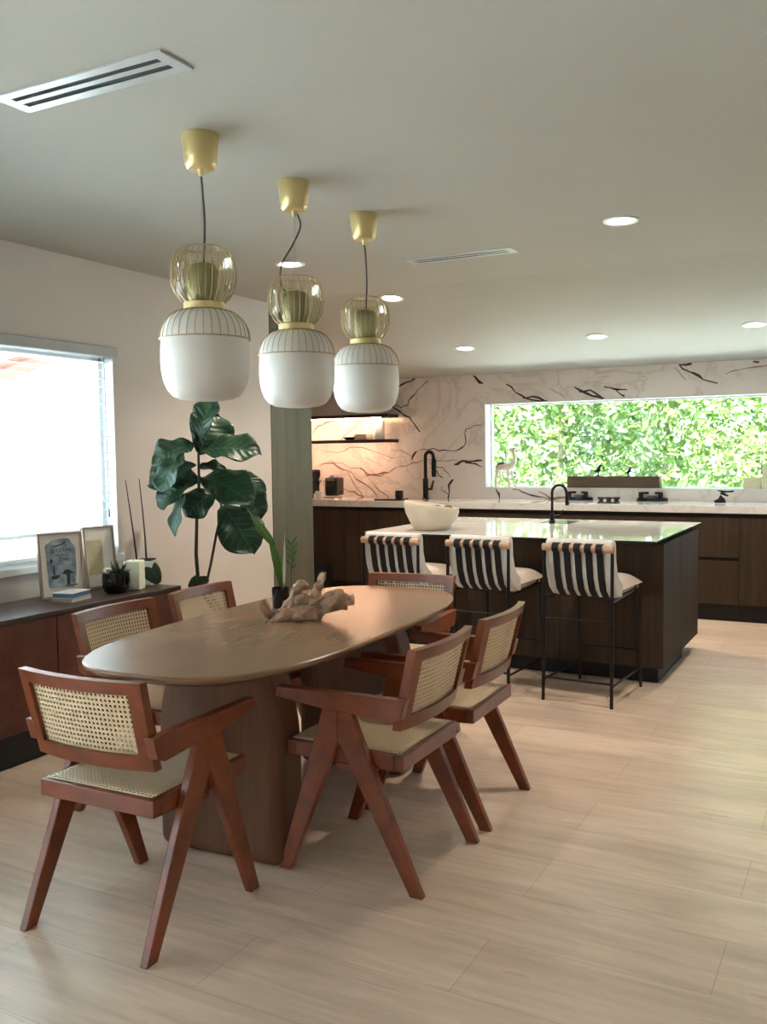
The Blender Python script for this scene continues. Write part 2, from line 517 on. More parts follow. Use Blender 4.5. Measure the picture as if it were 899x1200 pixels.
VE = [  # (points, width m, soft?)
 (c7, [(405, 108), (440, 90), (470, 74)], .03, 0),
 (c7, [(522, 83), (482, 120), (458, 145), (442, 175), (418, 188), (395, 176), (378, 186)], .017, 0),
 (c7, [(378, 180), (420, 210), (446, 226), (470, 250), (489, 277)], .026, 0),
 (c7, [(458, 383), (475, 350)], .034, 0),
 (c7, [(470, 354), (500, 346), (537, 335), (560, 345), (600, 351), (635, 344), (655, 330), (661, 300), (658, 265), (690, 255), (724, 250)], .018, 0),
 (c7, [(724, 384), (690, 389), (650, 388), (618, 400)], .04, 0),
 (c7, [(724, 408), (700, 398), (660, 392)], .025, 0),
 (c7, [(690, 383), (560, 385), (520, 383), (480, 388), (440, 400), (400, 412), (370, 433), (340, 440), (300, 438), (262, 412), (225, 415), (190, 396), (150, 388), (100, 407)], .014, 1),
 (c7, [(262, 410), (290, 440), (330, 437), (372, 430)], .03, 1),
 (c7, [(225, 415), (250, 455), (290, 475), (318, 505), (334, 532)], .02, 1),
 (c7, [(212, 415), (238, 468), (262, 500), (284, 530)], .016, 1),
 (c7, [(192, 490), (240, 505), (272, 518), (286, 532)], .02, 1),
 (c7, [(300, 455), (340, 500), (377, 528)], .014, 1),
 (c7, [(110, 400), (160, 395), (205, 420), (230, 430)], .02, 1),
 (c7, [(525, 390), (545, 420), (562, 440), (575, 452)], .018, 0),
 (c7, [(530, 410), (572, 415), (590, 430), (602, 447)], .014, 0),
 (c7, [(614, 455), (601, 480), (594, 534)], .034, 0),
 (c7, [(574, 478), (571, 498), (595, 512)], .012, 0),
 (c7, [(88, 285), (95, 265), (120, 250), (165, 235)], .025, 1),
 (c7, [(262, 230), (240, 262), (205, 292), (190, 310)], .022, 1),
 (c7, [(120, 345), (180, 355), (240, 330), (300, 345), (380, 372), (440, 375)], .012, 1),
 (c7, [(380, 345), (420, 348), (448, 365), (458, 383)], .012, 1),
 (c7, [(690, 65), (705, 78), (714, 96)], .03, 0),
 (c8, [(88, 106), (120, 130), (150, 150), (215, 158)], .03, 0),
 (c8, [(140, 150), (170, 142), (205, 157)], .04, 0),
 (c8, [(225, 120), (270, 145)], .012, 1),
 (c8, [(300, 116), (340, 138), (392, 152)], .04, 0), (c8, [(315, 130), (350, 128), (385, 146)], .03, 0),
 (c8, [(392, 114), (430, 126), (464, 124)], .035, 0), (c8, [(430, 126), (456, 144)], .03, 0),
 (c8, [(625, 45), (655, 65), (700, 95), (746, 104)], .028, 0), (c8, [(625, 47), (665, 42)], .04, 0), (c8, [(610, 55), (650, 95)], .012, 1),
 (c8, [(770, 75), (840, 58), (900, 48)], .014, 1), (c8, [(855, 36), (875, 38)], .03, 0),
 (c8, [(0, 92), (16, 104)], .03, 0),
 (c8, [(56, 432), (64, 448), (68, 466)], .03, 0),
 (c8, [(108, 433), (170, 450), (222, 464)], .02, 0), (c8, [(190, 440), (230, 462), (275, 458)], .03, 1),
]


def vein_mesh(sel):
    mb = MB(); rnd = random.Random(3)
    for cv, pts, w, soft in VE:
        if soft != sel: continue
        P = [at_y(*cv(p), YW-.0005) for p in pts]
        fine = []
        for a, b_ in zip(P, P[1:]):
            n = max(2, int((b_-a).length/.05))
            for k in range(n): fine.append(a.lerp(b_, k/n))
        fine.append(P[-1])
        for i, p in enumerate(fine[1:-1]):
            p.x += rnd.uniform(-.012, .012); p.z += rnd.uniform(-.012, .012)
        N = len(fine); vs = []
        for i, p in enumerate(fine):
            t = fine[min(i+1, N-1)]-fine[max(i-1, 0)]; s = Vector((-t.z, 0, t.x)).normalized()
            ww = w*.38*(.35+.65*math.sin(PI*(i+.35)/(N+.2)))*rnd.uniform(.45, 1.25)
            vs += [p+s*ww, p-s*ww]
        o = Vector((0, .0012, 0)); n2 = len(vs)
        vs = [v-o for v in vs] + [v+o for v in vs]
        fs = []
        for i in range(N-1):
            a = 2*i
            fs += [(a, a+1, a+3, a+2), (n2+a, n2+a+2, n2+a+3, n2+a+1), (a, a+2, n2+a+2, n2+a), (a+1, n2+a+1, n2+a+3, a+3)]
        mb.add(vs, fs)
    return mb


tag(vein_mesh(0).build('marble_vein', 'vein', wb, smooth=0), kind='structure')
tag(vein_mesh(1).build('marble_vein', 'veinsoft', wb, smooth=0), kind='structure')

# --- window 1 (left): frame, pane, sill, blind
w1 = thing('window_1', None, None, (WX-.1, 3.04, .86)); w1['kind'] = 'structure'
mb = MB(); y0, y1, z0, z1 = W1
for a, b_ in (((y0, z0), (y1, z0+.045)), ((y0, z1-.045), (y1, z1)), ((y0, z0), (y0+.045, z1)), ((y1-.03, z0), (y1, z1)), ((y0, z0+.14), (y1, z0+.165))):
    mb.box((WX-.14, a[0], a[1]), (WX-.09, b_[0], b_[1]))
struct('window_frame', mb, 'white', w1, bevel=.004)
mb = MB().box((WX-.2, y1-.005, z0), (WX-.0, y1-.0005, z1)).box((WX-.2, y0+.0005, z0), (WX, y0+.005, z1)).box((WX-.2, y0+.005, z1-.005), (WX, y1-.005, z1-.0005))
struct('window_reveal', mb, 'white', w1, smooth=0)
struct('window_pane', MB().box((WX-.117, y0+.03, z0+.03), (WX-.111, y1-.03, z1-.03)), 'pane', w1, smooth=0)
struct('window_sill', MB().box((WX-.2, y0-.02, z0-.035), (WX+.03, y1+.02, z0+.004)), 'white', w1, bevel=.004)
bl = thing('venetian_blind', 'white slatted blind with grey headrail over the left window', 'blind', (WX-.03, 3.04, 2.05))
MB().box((WX-.075, y0, 2.0), (WX+.03, y1+.012, 2.058)).build('headrail', plain('blind rail', (176, 176, 176), .4), bl, bevel=.004)
mb = MB(); z = 1.975
while z > .93:
    mb.cbox((WX-.045, (y0+y1)/2, z), (.048, y1-y0-.03, .0028), Matrix.Rotation(math.radians(-1), 3, 'Y')); z -= .0475
slm = plain('white blind slat', (226, 236, 238), .5)
mb.build('slats', slm, bl, smooth=0)
for yy in (y1-.075, y1-.13, y1-.85, y0+.4):
    MB().tube([(WX-.045, yy, 2.0), (WX-.045, yy, .9)], .0022, 6).build('ladder_cord', 'white', bl)
MB().tube([(WX-.012, y1-.06, 2.0), (WX-.012, y1-.055, 1.3), (WX-.012, y1-.058, 1.12)], .0025, 6).lathe([(0, 0), (.008, .004), (.005, .04), (0, .045)], 10, (WX-.012, y1-.058, 1.08)).build('pull_cord', 'steel', bl)
MB().box((WX-.07, y0+.01, .885), (WX-.02, y1-.015, .903)).build('bottom_rail', 'white', bl, bevel=.003)

# --- window 2 (kitchen)
w2 = thing('window_2', None, None, (-1, YW+.1, W2[2])); w2['kind'] = 'structure'
x0, x1, z0, z1 = W2; mb = MB()
for a, b_ in (((x0, z0), (x1, z0+.012)), ((x0, z1-.02), (x1, z1)), ((x0, z0), (x0+.02, z1)), ((x1-.03, z0), (x1, z1))):
    mb.box((a[0], YW+.14, a[1]), (b_[0], YW+.19, b_[1]))
struct('window_frame', mb, 'white', w2, bevel=.003)
mb = MB().box((x0, YW-.004, z0-.004), (x1, YW+.14, z0+.004)).box((x0-.006, YW-.004, z0-.004), (x0+.006, YW+.14, z1+.004)).box((x0+.006, YW-.004, z1-.004), (x1, YW+.14, z1+.004))
struct('window_reveal', mb, 'white', w2, smooth=0)
struct('window_pane', MB().box((x0+.01, YW+.162, z0+.01), (x1-.01, YW+.168, z1-.01)), 'pane', w2, smooth=0)
# --- window 3 (added glazed door on the left, out of view, for more daylight)
w4 = thing('added_window_3', None, None, (WX-.1, -.7, 0)); w4['kind'] = 'structure'
y0, y1, z0, z1 = W4; mb = MB()
for k in range(3):
    yy = y0+.03 + (y1-y0-.06)*k/2
    mb.box((WX-.14, yy-.03, z0), (WX-.08, yy+.03, z1))
mb.box((WX-.14, y0, z0), (WX-.08, y1, z0+.06)).box((WX-.14, y0, z1-.06), (WX-.08, y1, z1))
struct('window_frame', mb, 'white', w4, smooth=0)
struct('window_pane', MB().box((WX-.115, y0, z0), (WX-.110, y1, z1)), 'pane', w4, smooth=0)

# ------------------------------------------------------------------ outside
struct('ground', MB().box((-30, -20, -.25), (30, 30, -.12)), 'paving', smooth=0)
hd = thing('hedge', 'dense sunlit light green hedge of small leaves outside the kitchen window', 'hedge', (-3, 11.6, -.12))
rnd = random.Random(11); mb = MB()
for k in range(34000):
    x = rnd.uniform(-7.6, 1.2); z = rnd.uniform(.1, 3.3); y = 11.2 + rnd.random()**1.3*1.6 + .25*math.sin(x*1.7+z)
    a = Vector((rnd.gauss(0, 1), rnd.gauss(0, 1), rnd.gauss(0, 1))).normalized()
    n = Vector((rnd.gauss(0, .7), rnd.gauss(-.4, .7), rnd.gauss(.6, .5))).normalized()
    b_ = n.cross(a).normalized(); a = b_.cross(n).normalized(); L = rnd.uniform(.045, .10); w = L*rnd.uniform(.3, .5)
    p = Vector((x, y, z))
    mb.add([p-a*L, p+b_*w+n*.008, p+a*L, p-b_*w+n*.008], [(0, 1, 2), (0, 2, 3)])
fo = mb.build('foliage', 'hedge', hd, smooth=0, weld=False, recalc=False); fo['kind'] = 'stuff'
for x, lean in ((-6.3, .2), (-4.9, -.15), (-3.7, .1), (-2.4, .2), (-1.15, .25), (0.2, -.1)):
    MB().tube([(x, 11.75, -.12), (x+lean*.4, 11.7, 1), (x+lean*.9, 11.75, 2.2), (x+lean*1.5, 11.8, 3.2)], [.06, .05, .04, .02], 8).build('trunk', 'trunk', hd)
nb = thing('neighbour_house', 'white house with red tiled roof outside the left window', 'house', (-10.5, 6.0, -.12))
GX = -9.05
MB().prism([(6.3, -.12), (17.7, -.12), (17.7, 1.75), (12, 4.10), (6.3, 1.75)], -14, -9.5, 'x').build('wall', 'render', nb, smooth=0)
mb = MB()
for sgn in (-1, 1):
    P = [(12, 4.15), (12, 4.40), (12+sgn*6.2, 1.84), (12+sgn*6.2, 1.59)]
    mb.prism(P, -14.3, GX, 'x')
    for k in range(18):
        xx = -14.2+.3*k
        mb.tube([(xx, 12+sgn*.02, 4.40), (xx, 12+sgn*6.25, 1.83)], .08, 8)
mb.build('roof', 'tile', nb)
mb = MB()
for sgn in (-1, 1): mb.prism([(12, 3.98), (12, 4.149), (12+sgn*6.15, 1.609), (12+sgn*6.15, 1.44)], GX-.1, GX-.03, 'x')
mb.build('fascia', 'render', nb, smooth=0)
tr = thing('garden_tree', 'green tree crown above the red roof outside the left window', 'tree', (-18.2, 13.4, -.12))
rnd = random.Random(5); mb = MB()
for k in range(3500):
    d_ = Vector((rnd.gauss(0, 1), rnd.gauss(0, 1), rnd.gauss(0, 1))).normalized()*(rnd.random()**.4)*2.3
    p = Vector((-18.2, 13.4, 4.6))+d_
    n = Vector((rnd.gauss(0, 1), rnd.gauss(0, 1), rnd.gauss(.6, .6))).normalized(); a = n.orthogonal().normalized(); b_ = n.cross(a); L = rnd.uniform(.08, .16)
    mb.add([p-a*L, p+b_*L*.4, p+a*L, p-b_*L*.4], [(0, 1, 2), (0, 2, 3)])
fo = mb.build('foliage', 'hedge', tr, smooth=0, weld=False, recalc=False); fo['kind'] = 'stuff'
MB().tube([(-18.2, 13.4, -.12), (-18.1, 13.4, 2), (-18.2, 13.5, 4.2)], [.2, .15, .08], 10).build('trunk', 'trunk', tr)

# ------------------------------------------------------------------ ceiling fittings
def slope_z(y): return ZC if y <= YS else ZC + (ZB-ZC)*(y-YS)/(YW-YS)


def downlight(px, py, label):
    d = ray(px, py); P = CAM + d*((ZC-CAMZ)/d.z)
    tilt = 0
    if P.y > YS:
        m = (ZB-ZC)/(YW-YS); t = (ZC-m*YS-CAMZ)/(d.z-m*d.y); P = CAM+d*t; tilt = math.atan(m)
    o = thing('downlight', label, 'ceiling light', P, 0, 'recessed ceiling downlights')
    o.rotation_euler = (tilt, 0, 0)
    MB().lathe([(.062, .002), (.085, .001), (.086, -.006), (.078, -.009), (.062, -.004)], 32, closed=True).build('trim_ring', 'white', o, local=True)
    MB().lathe([(0, -.003), (.062, -.003), (.062, .001), (0, .001)], 32).build('lens', 'lens', o, local=True)
    sp = D.lights.new('downlight_beam', 'SPOT'); sp.energy = 19; sp.color = (1, .86, .7); sp.spot_size = math.radians(120); sp.spot_blend = .8; sp.shadow_soft_size = .06
    so = D.objects.new('downlight_beam', sp); COL.objects.link(so); so.parent = o; so.location = (0, 0, -.03)


downlight(728, 258, 'bright round downlight in the flat ceiling, biggest and nearest of them all')
downlight(340, 309, 'round downlight seen behind the cord of the middle pendant lamp')
downlight(459, 349, 'round downlight just right of the farthest pendant lamp')
downlight(545, 408, 'round downlight over the left part of the kitchen island')
downlight(700, 394, 'middle round downlight of the row of three over the kitchen island')
downlight(884, 380, 'round downlight at the right-hand edge of the picture near the kitchen window')


def vent(x0, x1, y0, y1, label):
    o = thing('ceiling_vent', label, 'vent', ((x0+x1)/2, (y0+y1)/2, ZC), 0, 'linear slot vents in the ceiling')
    h = .006; w = y1-y0; mb = MB()
    s = [y0, y0+w*.23, y0+w*.40, y0+w*.56, y0+w*.75, y1]
    for a, b_ in ((s[0], s[1]), (s[2], s[3]), (s[4], s[5])): mb.box((x0, a, ZC-h), (x1, b_, ZC))
    for a, b_ in ((x0, x0+.04), (x1-.04, x1)): mb.box((a, s[1], ZC-h), (b_, s[2], ZC)).box((a, s[3], ZC-h), (b_, s[4], ZC))
    mb.build('frame', plain('silver vent frame', (196, 200, 202), .3, .3), o, smooth=0)
    MB().box((x0+.03, y0+w*.2, ZC-.004), (x1-.03, y0+w*.43, ZC-.001)).box((x0+.03, y0+w*.53, ZC-.004), (x1-.03, y0+w*.78, ZC-.001)).build('slot', 'slot', o, smooth=0)


K = 1.028
vent(-2.40, -1.735, 1.995, 2.135, 'silver two-slot ceiling vent over the dining area, large and near')
vent(-2.405, -1.765, 4.79, 4.92, 'narrow ceiling vent seen far off, between pendants and downlights')

# ------------------------------------------------------------------ pendants
def pendant(x, y, label, cordpts):
    o = thing('pendant_lamp', label, 'pendant lamp', (x, y, 1.62), 0, 'pendant lamps above the dining table')
    L = lambda z: z-1.62
    MB().lathe([(0, L(2.53)), (.062, L(2.53)), (.0645, L(2.522)), (.055, L(2.43)), (.049, L(2.417)), (.044, L(2.413)), (0, L(2.413))], 40).lathe([(0, L(2.414)), (.012, L(2.414)), (.008, L(2.39)), (0, L(2.388))], 16).build('canopy', 'gold', o, local=True)
    P = [Vector((a, b_, L(c))) for a, b_, c in cordpts]
    fine = []
    for i in range(len(P)-1):
        a = P[max(i-1, 0)]; b_ = P[i]; c = P[i+1]; d = P[min(i+2, len(P)-1)]
        for k in range(8):
            t = k/8
            fine.append(.5*((2*b_)+(c-a)*t+(2*a-5*b_+4*c-d)*t*t+(3*b_-a-3*c+d)*t**3))
    fine.append(P[-1])
    MB().tube(fine, .0036, 8).build('cord', 'cord', o, local=True)
    MB().tube([(0, 0, L(2.40)), (0, 0, L(2.09))], .0008, 6).build('steel_wire', 'steel', o, local=True)
    # wire cage
    def cage(t):  # t 0..1 from the top ring down to the collar
        z = 2.146-(2.146-1.957)*t
        pr = [(0, .068), (.06, .088), (.16, .104), (.3, .112), (.5, .1135), (.68, .110), (.82, .100), (.92, .086), (1, .071)]
        for (a, r), (b_, s) in zip(pr, pr[1:]):
            if t <= b_: u = (t-a)/(b_-a); return r+(s-r)*u, z
        return .071, z
    mb = MB()
    for k in range(30):
        a = 2*PI*k/30
        mb.tube([(cage(t/14)[0]*math.cos(a), cage(t/14)[0]*math.sin(a), L(cage(t/14)[1])) for t in range(15)], .00135, 5)
    mb.tube([(.068*math.cos(2*PI*k/40), .068*math.sin(2*PI*k/40), L(2.146)) for k in range(41)], .0022, 6)
    mb.build('wire_cage', 'goldwire', o, local=True)
    MB().lathe([(r*.93, L(z)) for r, z in [cage(.12+.88*t/14) for t in range(15)]], 40).build('glass_globe', 'smoke', o, local=True)
    MB().lathe([(0, L(2.09)), (.04, L(2.09)), (.052, L(2.078)), (.056, L(2.06)), (.056, L(1.975)), (.05, L(1.962)), (0, L(1.962))], 32).build('lamp_holder', 'olive', o, local=True)
    MB().lathe([(0, L(1.960)), (.069, L(1.960)), (.072, L(1.957)), (.072, L(1.936)), (.069, L(1.932)), (0, L(1.932))], 40).build('collar', 'gold', o, local=True)
    # ribbed upper shade + opal glass
    def up(t):
        a = t*PI/2
        return .070+.086*math.sin(a)**.8, 1.932-.099*(1-math.cos(a))**.85
    pr = [up(t/14) for t in range(15)]
    MB().lathe([(.02, L(1.931))]+[(r-.004, L(z-.002)) for r, z in pr], 48).build('upper_shade', 'opal', o, local=True, solid=.002)
    mb = MB()
    for k in range(34):
        a = 2*PI*k/34
        mb.tube([(r*math.cos(a), r*math.sin(a), L(z)) for r, z in pr], .0013, 5)
    for rr, zz, th in ((.1565, 1.833, .0022), (.071, 1.932, .0016)):
        mb.tube([(rr*math.cos(2*PI*k/64), rr*math.sin(2*PI*k/64), L(zz)) for k in range(65)], th, 6)
    mb.build('rib_cage', 'goldwire', o, local=True)
    g = [(.150, 1.834), (.1535, 1.80), (.1545, 1.76), (.1525, 1.725), (.146, 1.69), (.134, 1.66), (.116, 1.638), (.09, 1.626), (.05, 1.621), (0, 1.62)]
    MB().lathe([(r, L(z)) for r, z in g], 64).build('glass_shade', 'opal', o, local=True, smooth=60)
    return o


pendant(-2.076, 2.58, 'brass and opal pendant lamp nearest the left window', [(0, 0, 2.40), (.012, -.008, 2.33), (.02, -.012, 2.24), (.012, -.006, 2.15), (.002, 0, 2.08)])
pendant(-2.104, 3.20, 'middle pendant lamp, its grey cord kinked to the side', [(.015, 0, 2.40), (.022, .01, 2.35), (-.01, 0, 2.28), (-.052, -.02, 2.2), (-.056, -.02, 2.12), (-.02, -.01, 2.08), (0, 0, 2.07)])
pendant(-2.110, 3.79, 'pendant lamp farthest along the table, nearest the kitchen', [(0, 0, 2.40), (.01, -.005, 2.34), (.016, -.008, 2.22), (.01, -.004, 2.14), (.004, 0, 2.08)])

# ------------------------------------------------------------------ dining table
TZ = .755; TC = Vector((-2.072, 3.13, 0)); TROT = .043
tb = thing('dining_table', 'oval walnut dining table on two arched slab pedestals', 'table', TC, TROT)


def sup(a, b_, n, k, N):
    t = 2*PI*k/N; c, s = math.cos(t), math.sin(t)
    return (a*math.copysign(abs(c)**(2/n), c), b_*math.copysign(abs(s)**(2/n), s))


N = 120; rings = []
for dz, sh in ((0, .006), (-.004, .001), (-.010, 0), (-.018, .004), (-.034, .03), (-.036, .04)):
    rings.append([(x, y, TZ+dz) for x, y in (sup(.449-sh, 1.003-sh, 3.2, k, N) for k in range(N))])
vs = [p for r in rings for p in r]; fs = [tuple(range(N))]
for i in range(len(rings)-1):
    fs += [(i*N+k, i*N+(k+1) % N, (i+1)*N+(k+1) % N, (i+1)*N+k) for k in range(N)]
fs.append(tuple(range((len(rings)-1)*N, len(rings)*N))[::-1])
MB().add(vs, fs).build('tabletop', 'table', tb, local=True, smooth=22)
for yc in (-.50, .50):
    # arched slab: silhouette in x-z, thick in y, softly rounded ends
    prof = []
    for k in range(0, 17):
        a = PI/2*k/16; prof.append((.158+.106*math.sin(a), .718-.36*(1-math.cos(a))))
    prof = [(.264, 0)] + [(x, z) for x, z in reversed(prof)]
    poly = prof + [(-x, z) for x, z in reversed(prof)]
    MB().prism(poly, yc-.09, yc+.09, 'y').build('pedestal', 'tablebase', tb, local=True, bevel=.045, seg=4)

# ------------------------------------------------------------------ armchairs (local: +y is the way the sitter faces)
def make_chair():
    o = thing('armchair', 'x', 'armchair', (0, 0, 0), 0, 'cane armchairs around the dining table')
    # seat frame
    f0, f1, xs, za, zb = -.20, .25, .222, .397, .449
    w = .036; mb = MB()
    mb.box((-xs, f0, za), (xs, f0+w, zb)).box((-xs, f1-w, za), (xs, f1, zb)).box((-xs, f0+w, za), (-xs+w, f1-w, zb)).box((xs-w, f0+w, za), (xs, f1-w, zb))
    mb.build('seat_frame', 'teak', o, local=True, bevel=.003)
    a, b_ = xs-.016, f1-.016
    MB().grid(lambda u, v: (-a+2*a*u, f0+.016+(b_-f0-.016)*v, zb+.0035-.006*math.sin(PI*u)*math.sin(PI*v)), 12, 12, uvfn=lambda u, v: (2*a*u, (b_-f0)*v)).build('seat_panel', 'cane', o, local=True, solid=.003)
    # backrest, tilted and bowed
    zB, zT, fB, fT, hx = .532, .803, -.178, -.243, .236

    def bp(u, v, d=0):   # u -1..1, v 0..1, d = depth offset to the front
        f = fB+(fT-fB)*v - .03*(1-u*u) - .010*math.sin(PI*v)*.0
        return Vector((u*(hx-.010*(1-v)), f+d, zB+(zT-zB)*v))

    def strip(u0, u1, v0, v1, nu, t=.030):
        mb_ = MB(); vs = []; fs = []
        for i in range(nu+1):
            u = u0+(u1-u0)*i/nu
            vs += [bp(u, v0, -t/2), bp(u, v1, -t/2), bp(u, v1, t/2), bp(u, v0, t/2)]
        for i in range(nu):
            for k in range(4): fs.append((i*4+k, i*4+(k+1) % 4, (i+1)*4+(k+1) % 4, (i+1)*4+k))
        fs += [(0, 1, 2, 3), tuple(nu*4+k for k in (3, 2, 1, 0))]
        return vs, fs
    mb = MB(); bu = .18
    for args in ((-1, 1, 0, .17, 14), (-1, 1, .86, 1, 14), (-1, -1+bu, .17, .86, 3), (1-bu, 1, .17, .86, 3)):
        mb.add(*strip(*args))
    mb.build('back_frame', 'teak', o, local=True, bevel=.003)
    MB().grid(lambda u, v: bp(-.86+1.72*u, .13+.76*v), 14, 8, uvfn=lambda u, v: (2*.86*hx*u, .205*v)).build('back_panel', 'cane', o, local=True, solid=.003)
    # arms and V legs
    for s in (-1, 1):
        xa, xb = sorted((s*.214, s*.252))
        MB().prism([(.268, .640), (.276, .604), (.09, .580), (-.03, .574), (-.176, .562), (-.206, .575), (-.224, .640), (-.13, .6405), (.1, .6405)], xa, xb, 'x').build('armrest', 'teak', o, local=True, bevel=.004)
        xa, xb = sorted((s*.2225, s*.2515))
        MB().prism([(.086, .583), (.028, .583), (.028, .478), (.036, .46), (.226, 0), (.272, 0)], xa, xb, 'x').build('leg', 'teak', o, local=True, bevel=.004)
        MB().prism([(-.022, .583), (.028, .583), (.028, .478), (.018, .46), (-.232, 0), (-.278, 0)], xa, xb, 'x').build('leg', 'teak', o, local=True, bevel=.004)
    MB().box((-.222, -.005, .372), (.222, .055, .3965)).build('stretcher', 'teak', o, local=True, bevel=.003)
    return o


ch = make_chair()
CH = [(-2.026, 2.150, math.radians(1.0), 'cane armchair at the near end of the table, seen from behind'),
      (-1.538, 2.831, math.radians(90.5), 'cane armchair on the right side of the table, nearer the viewer, wholly visible'),
      (-1.542, 3.420, math.radians(91.5), 'cane armchair on the right side of the table, nearer the bar stools'),
      (-2.590, 2.887, math.radians(-88.2), 'cane armchair before the sideboard, behind the rounded near corner of the table'),
      (-2.598, 3.466, math.radians(-86.5), 'cane armchair beyond the sideboard end, under the big leafy plant'),
      (-2.095, 4.01, math.radians(184.5), 'cane armchair at the far end of the table, only its back rail showing')]
for i, (x, y, r, lab) in enumerate(CH):
    c = ch if i == 0 else copy_tree(ch)
    c.location = (x, y, 0); c.rotation_euler = (0, 0, r); c['label'] = lab

# ------------------------------------------------------------------ sideboard and what stands on it
ST = .697; sb = thing('sideboard', 'long reddish brown burl sideboard with dark top under the left window', 'sideboard', (-3.69, 2.7, 0))
MB().box((-3.90, 1.34, .16), (-3.49, 4.035, .672)).build('body', 'credenza', sb, bevel=.002)
MB().box((-3.905, 1.335, .6725), (-3.467, 4.042, ST)).build('top', ['credtop'], sb, bevel=.003)
for a, b_ in ((1.345, 2.237), (2.243, 3.137), (3.143, 4.037)):
    MB().box((-3.489, a, .162), (-3.469, b_, .670)).build('door', 'credenza', sb, bevel=.002)
MB().box((-3.88, 1.36, 0), (-3.512, 4.02, .16)).build('plinth', plain('dark plinth', (30, 34, 38), .5), sb)


def picture_frame(bl, br, tl, w, label, name, art):
    """standing frame: bottom-left, bottom-right, height; leans back against the wall"""
    bl, br = Vector(bl), Vector(br); ux = (br-bl).normalized(); back = Vector((0, 0, 1)).cross(ux); W = (br-bl).length
    H = tl; lean = .10
    o = thing(name, label, 'picture', bl)
    uz = (Vector((0, 0, 1))+back*lean).normalized(); un = ux.cross(uz)
    B = lambda a, b_, d: bl + ux*a + uz*b_ - un*-d
    def slab(mb, a0, a1, b0, b1, d0, d1):
        vs = [B(a, b_, d) for d in (d0, d1) for a, b_ in ((a0, b0), (a1, b0), (a1, b1), (a0, b1))]
        mb.add(vs, [(0, 1, 2, 3), (7, 6, 5, 4), (0, 4, 5, 1), (1, 5, 6, 2), (2, 6, 7, 3), (3, 7, 4, 0)])
    t = .011; mb = MB()
    slab(mb, 0, W, 0, t, 0, .02); slab(mb, 0, W, H-t, H, 0, .02); slab(mb, 0, t, t, H-t, 0, .02); slab(mb, W-t, W, t, H-t, 0, .02)
    mb.build('frame', 'frame', o, bevel=.001)
    mb = MB(); slab(mb, t, W-t, t, H-t, .004, .012); mb.build('mount', 'paper', o, smooth=0)
    art(o, slab, B, W, H)
    return o


def art_poster(o, slab, B, W, H):
    # cloud shaped blue-grey drawing with a few words
    mb = MB(); pts = []
    for k in range(64):
        t = 2*PI*k/64; x, y = sup(.33*W, .37*H, 5, k, 64)
        r = 1+.05*math.sin(5*t+.6)
        pts.append((W*.5+x*r, H*.52+y*r))
    vs = [B(x, y, .0145) for x, y in pts]+[B(x, y, .0120) for x, y in pts]; n = 64
    mb.add(vs, [tuple(range(n)), tuple(range(n, 2*n))[::-1]]+[(i, (i+1) % n, n+(i+1) % n, n+i) for i in range(n)])
    mb.build('cloud_drawing', 'cloud', o, smooth=0)
    mb = MB()
    def blot(pl):
        vs = [B(W*a, H*b_, .0153) for a, b_ in pl]+[B(W*a, H*b_, .0145) for a, b_ in pl]; n = len(pl)
        mb.add(vs, [tuple(range(n)), tuple(range(n, 2*n))[::-1]]+[(i, (i+1) % n, n+(i+1) % n, n+i) for i in range(n)])
    # little tables / toadstool shapes
    blot([(.5, .36), (.56, .42), (.64, .43), (.78, .36), (.68, .36), (.66, .19), (.60, .19), (.60, .35)])
    blot([(.24, .32), (.28, .35), (.44, .35), (.44, .32), (.36, .29), (.28, .29)])
    blot([(.30, .36), (.31, .49), (.335, .49), (.35, .36)])
    blot([(.24, .57), (.28, .62), (.31, .57), (.28, .53)])
    blot([(.33, .80), (.52, .82), (.62, .86), (.62, .84), (.52, .80), (.33, .785)])
    blot([(.56, .18), (.84, .19), (.84, .175), (.56, .165)])
    mb.build('ink_drawing', 'ink', o, smooth=0)
    ux = (B(1, 0, 0)-B(0, 0, 0)); uz = (B(0, 1, 0)-B(0, 0, 0)); un = ux.cross(uz)
    for txt, a, b_, sz in (('EL ULTIMO', .27, .70, .026), ('mes II  J', .36, .64, .02), ('2 mil', .46, .565, .026)):
        cu = D.curves.new('words', 'FONT'); cu.body = txt; cu.size = sz; cu.extrude = .0003
        to = D.objects.new('words', cu); COL.objects.link(to)
        bpy.context.view_layer.update()
        me = D.meshes.new_from_object(to.evaluated_get(bpy.context.evaluated_depsgraph_get()))
        D.objects.remove(to)
        org = B(W*a, H*b_, .0158)
        R = Matrix((ux, uz, un)).transposed()
        for v in me.vertices: v.co = org + R @ v.co - o.location
        me.materials.clear(); me.materials.append(M['ink'])
        ob = D.objects.new('lettering', me); COL.objects.link(ob); ob.parent = o


def art_sepia(o, slab, B, W, H):
    mb = MB(); slab(mb, W*.10, W*.60, H*.22, H*.78, .012, .0128); mb.build('print', 'sepia', o, smooth=0)


def PZ(x, y): return at_z(x, y, ST+.001)


# left poster frame
a = PZ(47.5, 703.5); b_ = PZ(99, 697)
picture_frame(a, b_, .34, 0, 'framed blue-grey cloud poster with dark lettering, leaning by the window', 'picture_frame', art_poster)
a = PZ(101, 691.5); b_ = PZ(136.5, 686)
picture_frame(a, b_, .345, 0, 'framed pale print with yellowish sheet, beside the cloud poster', 'picture_frame', art_sepia)

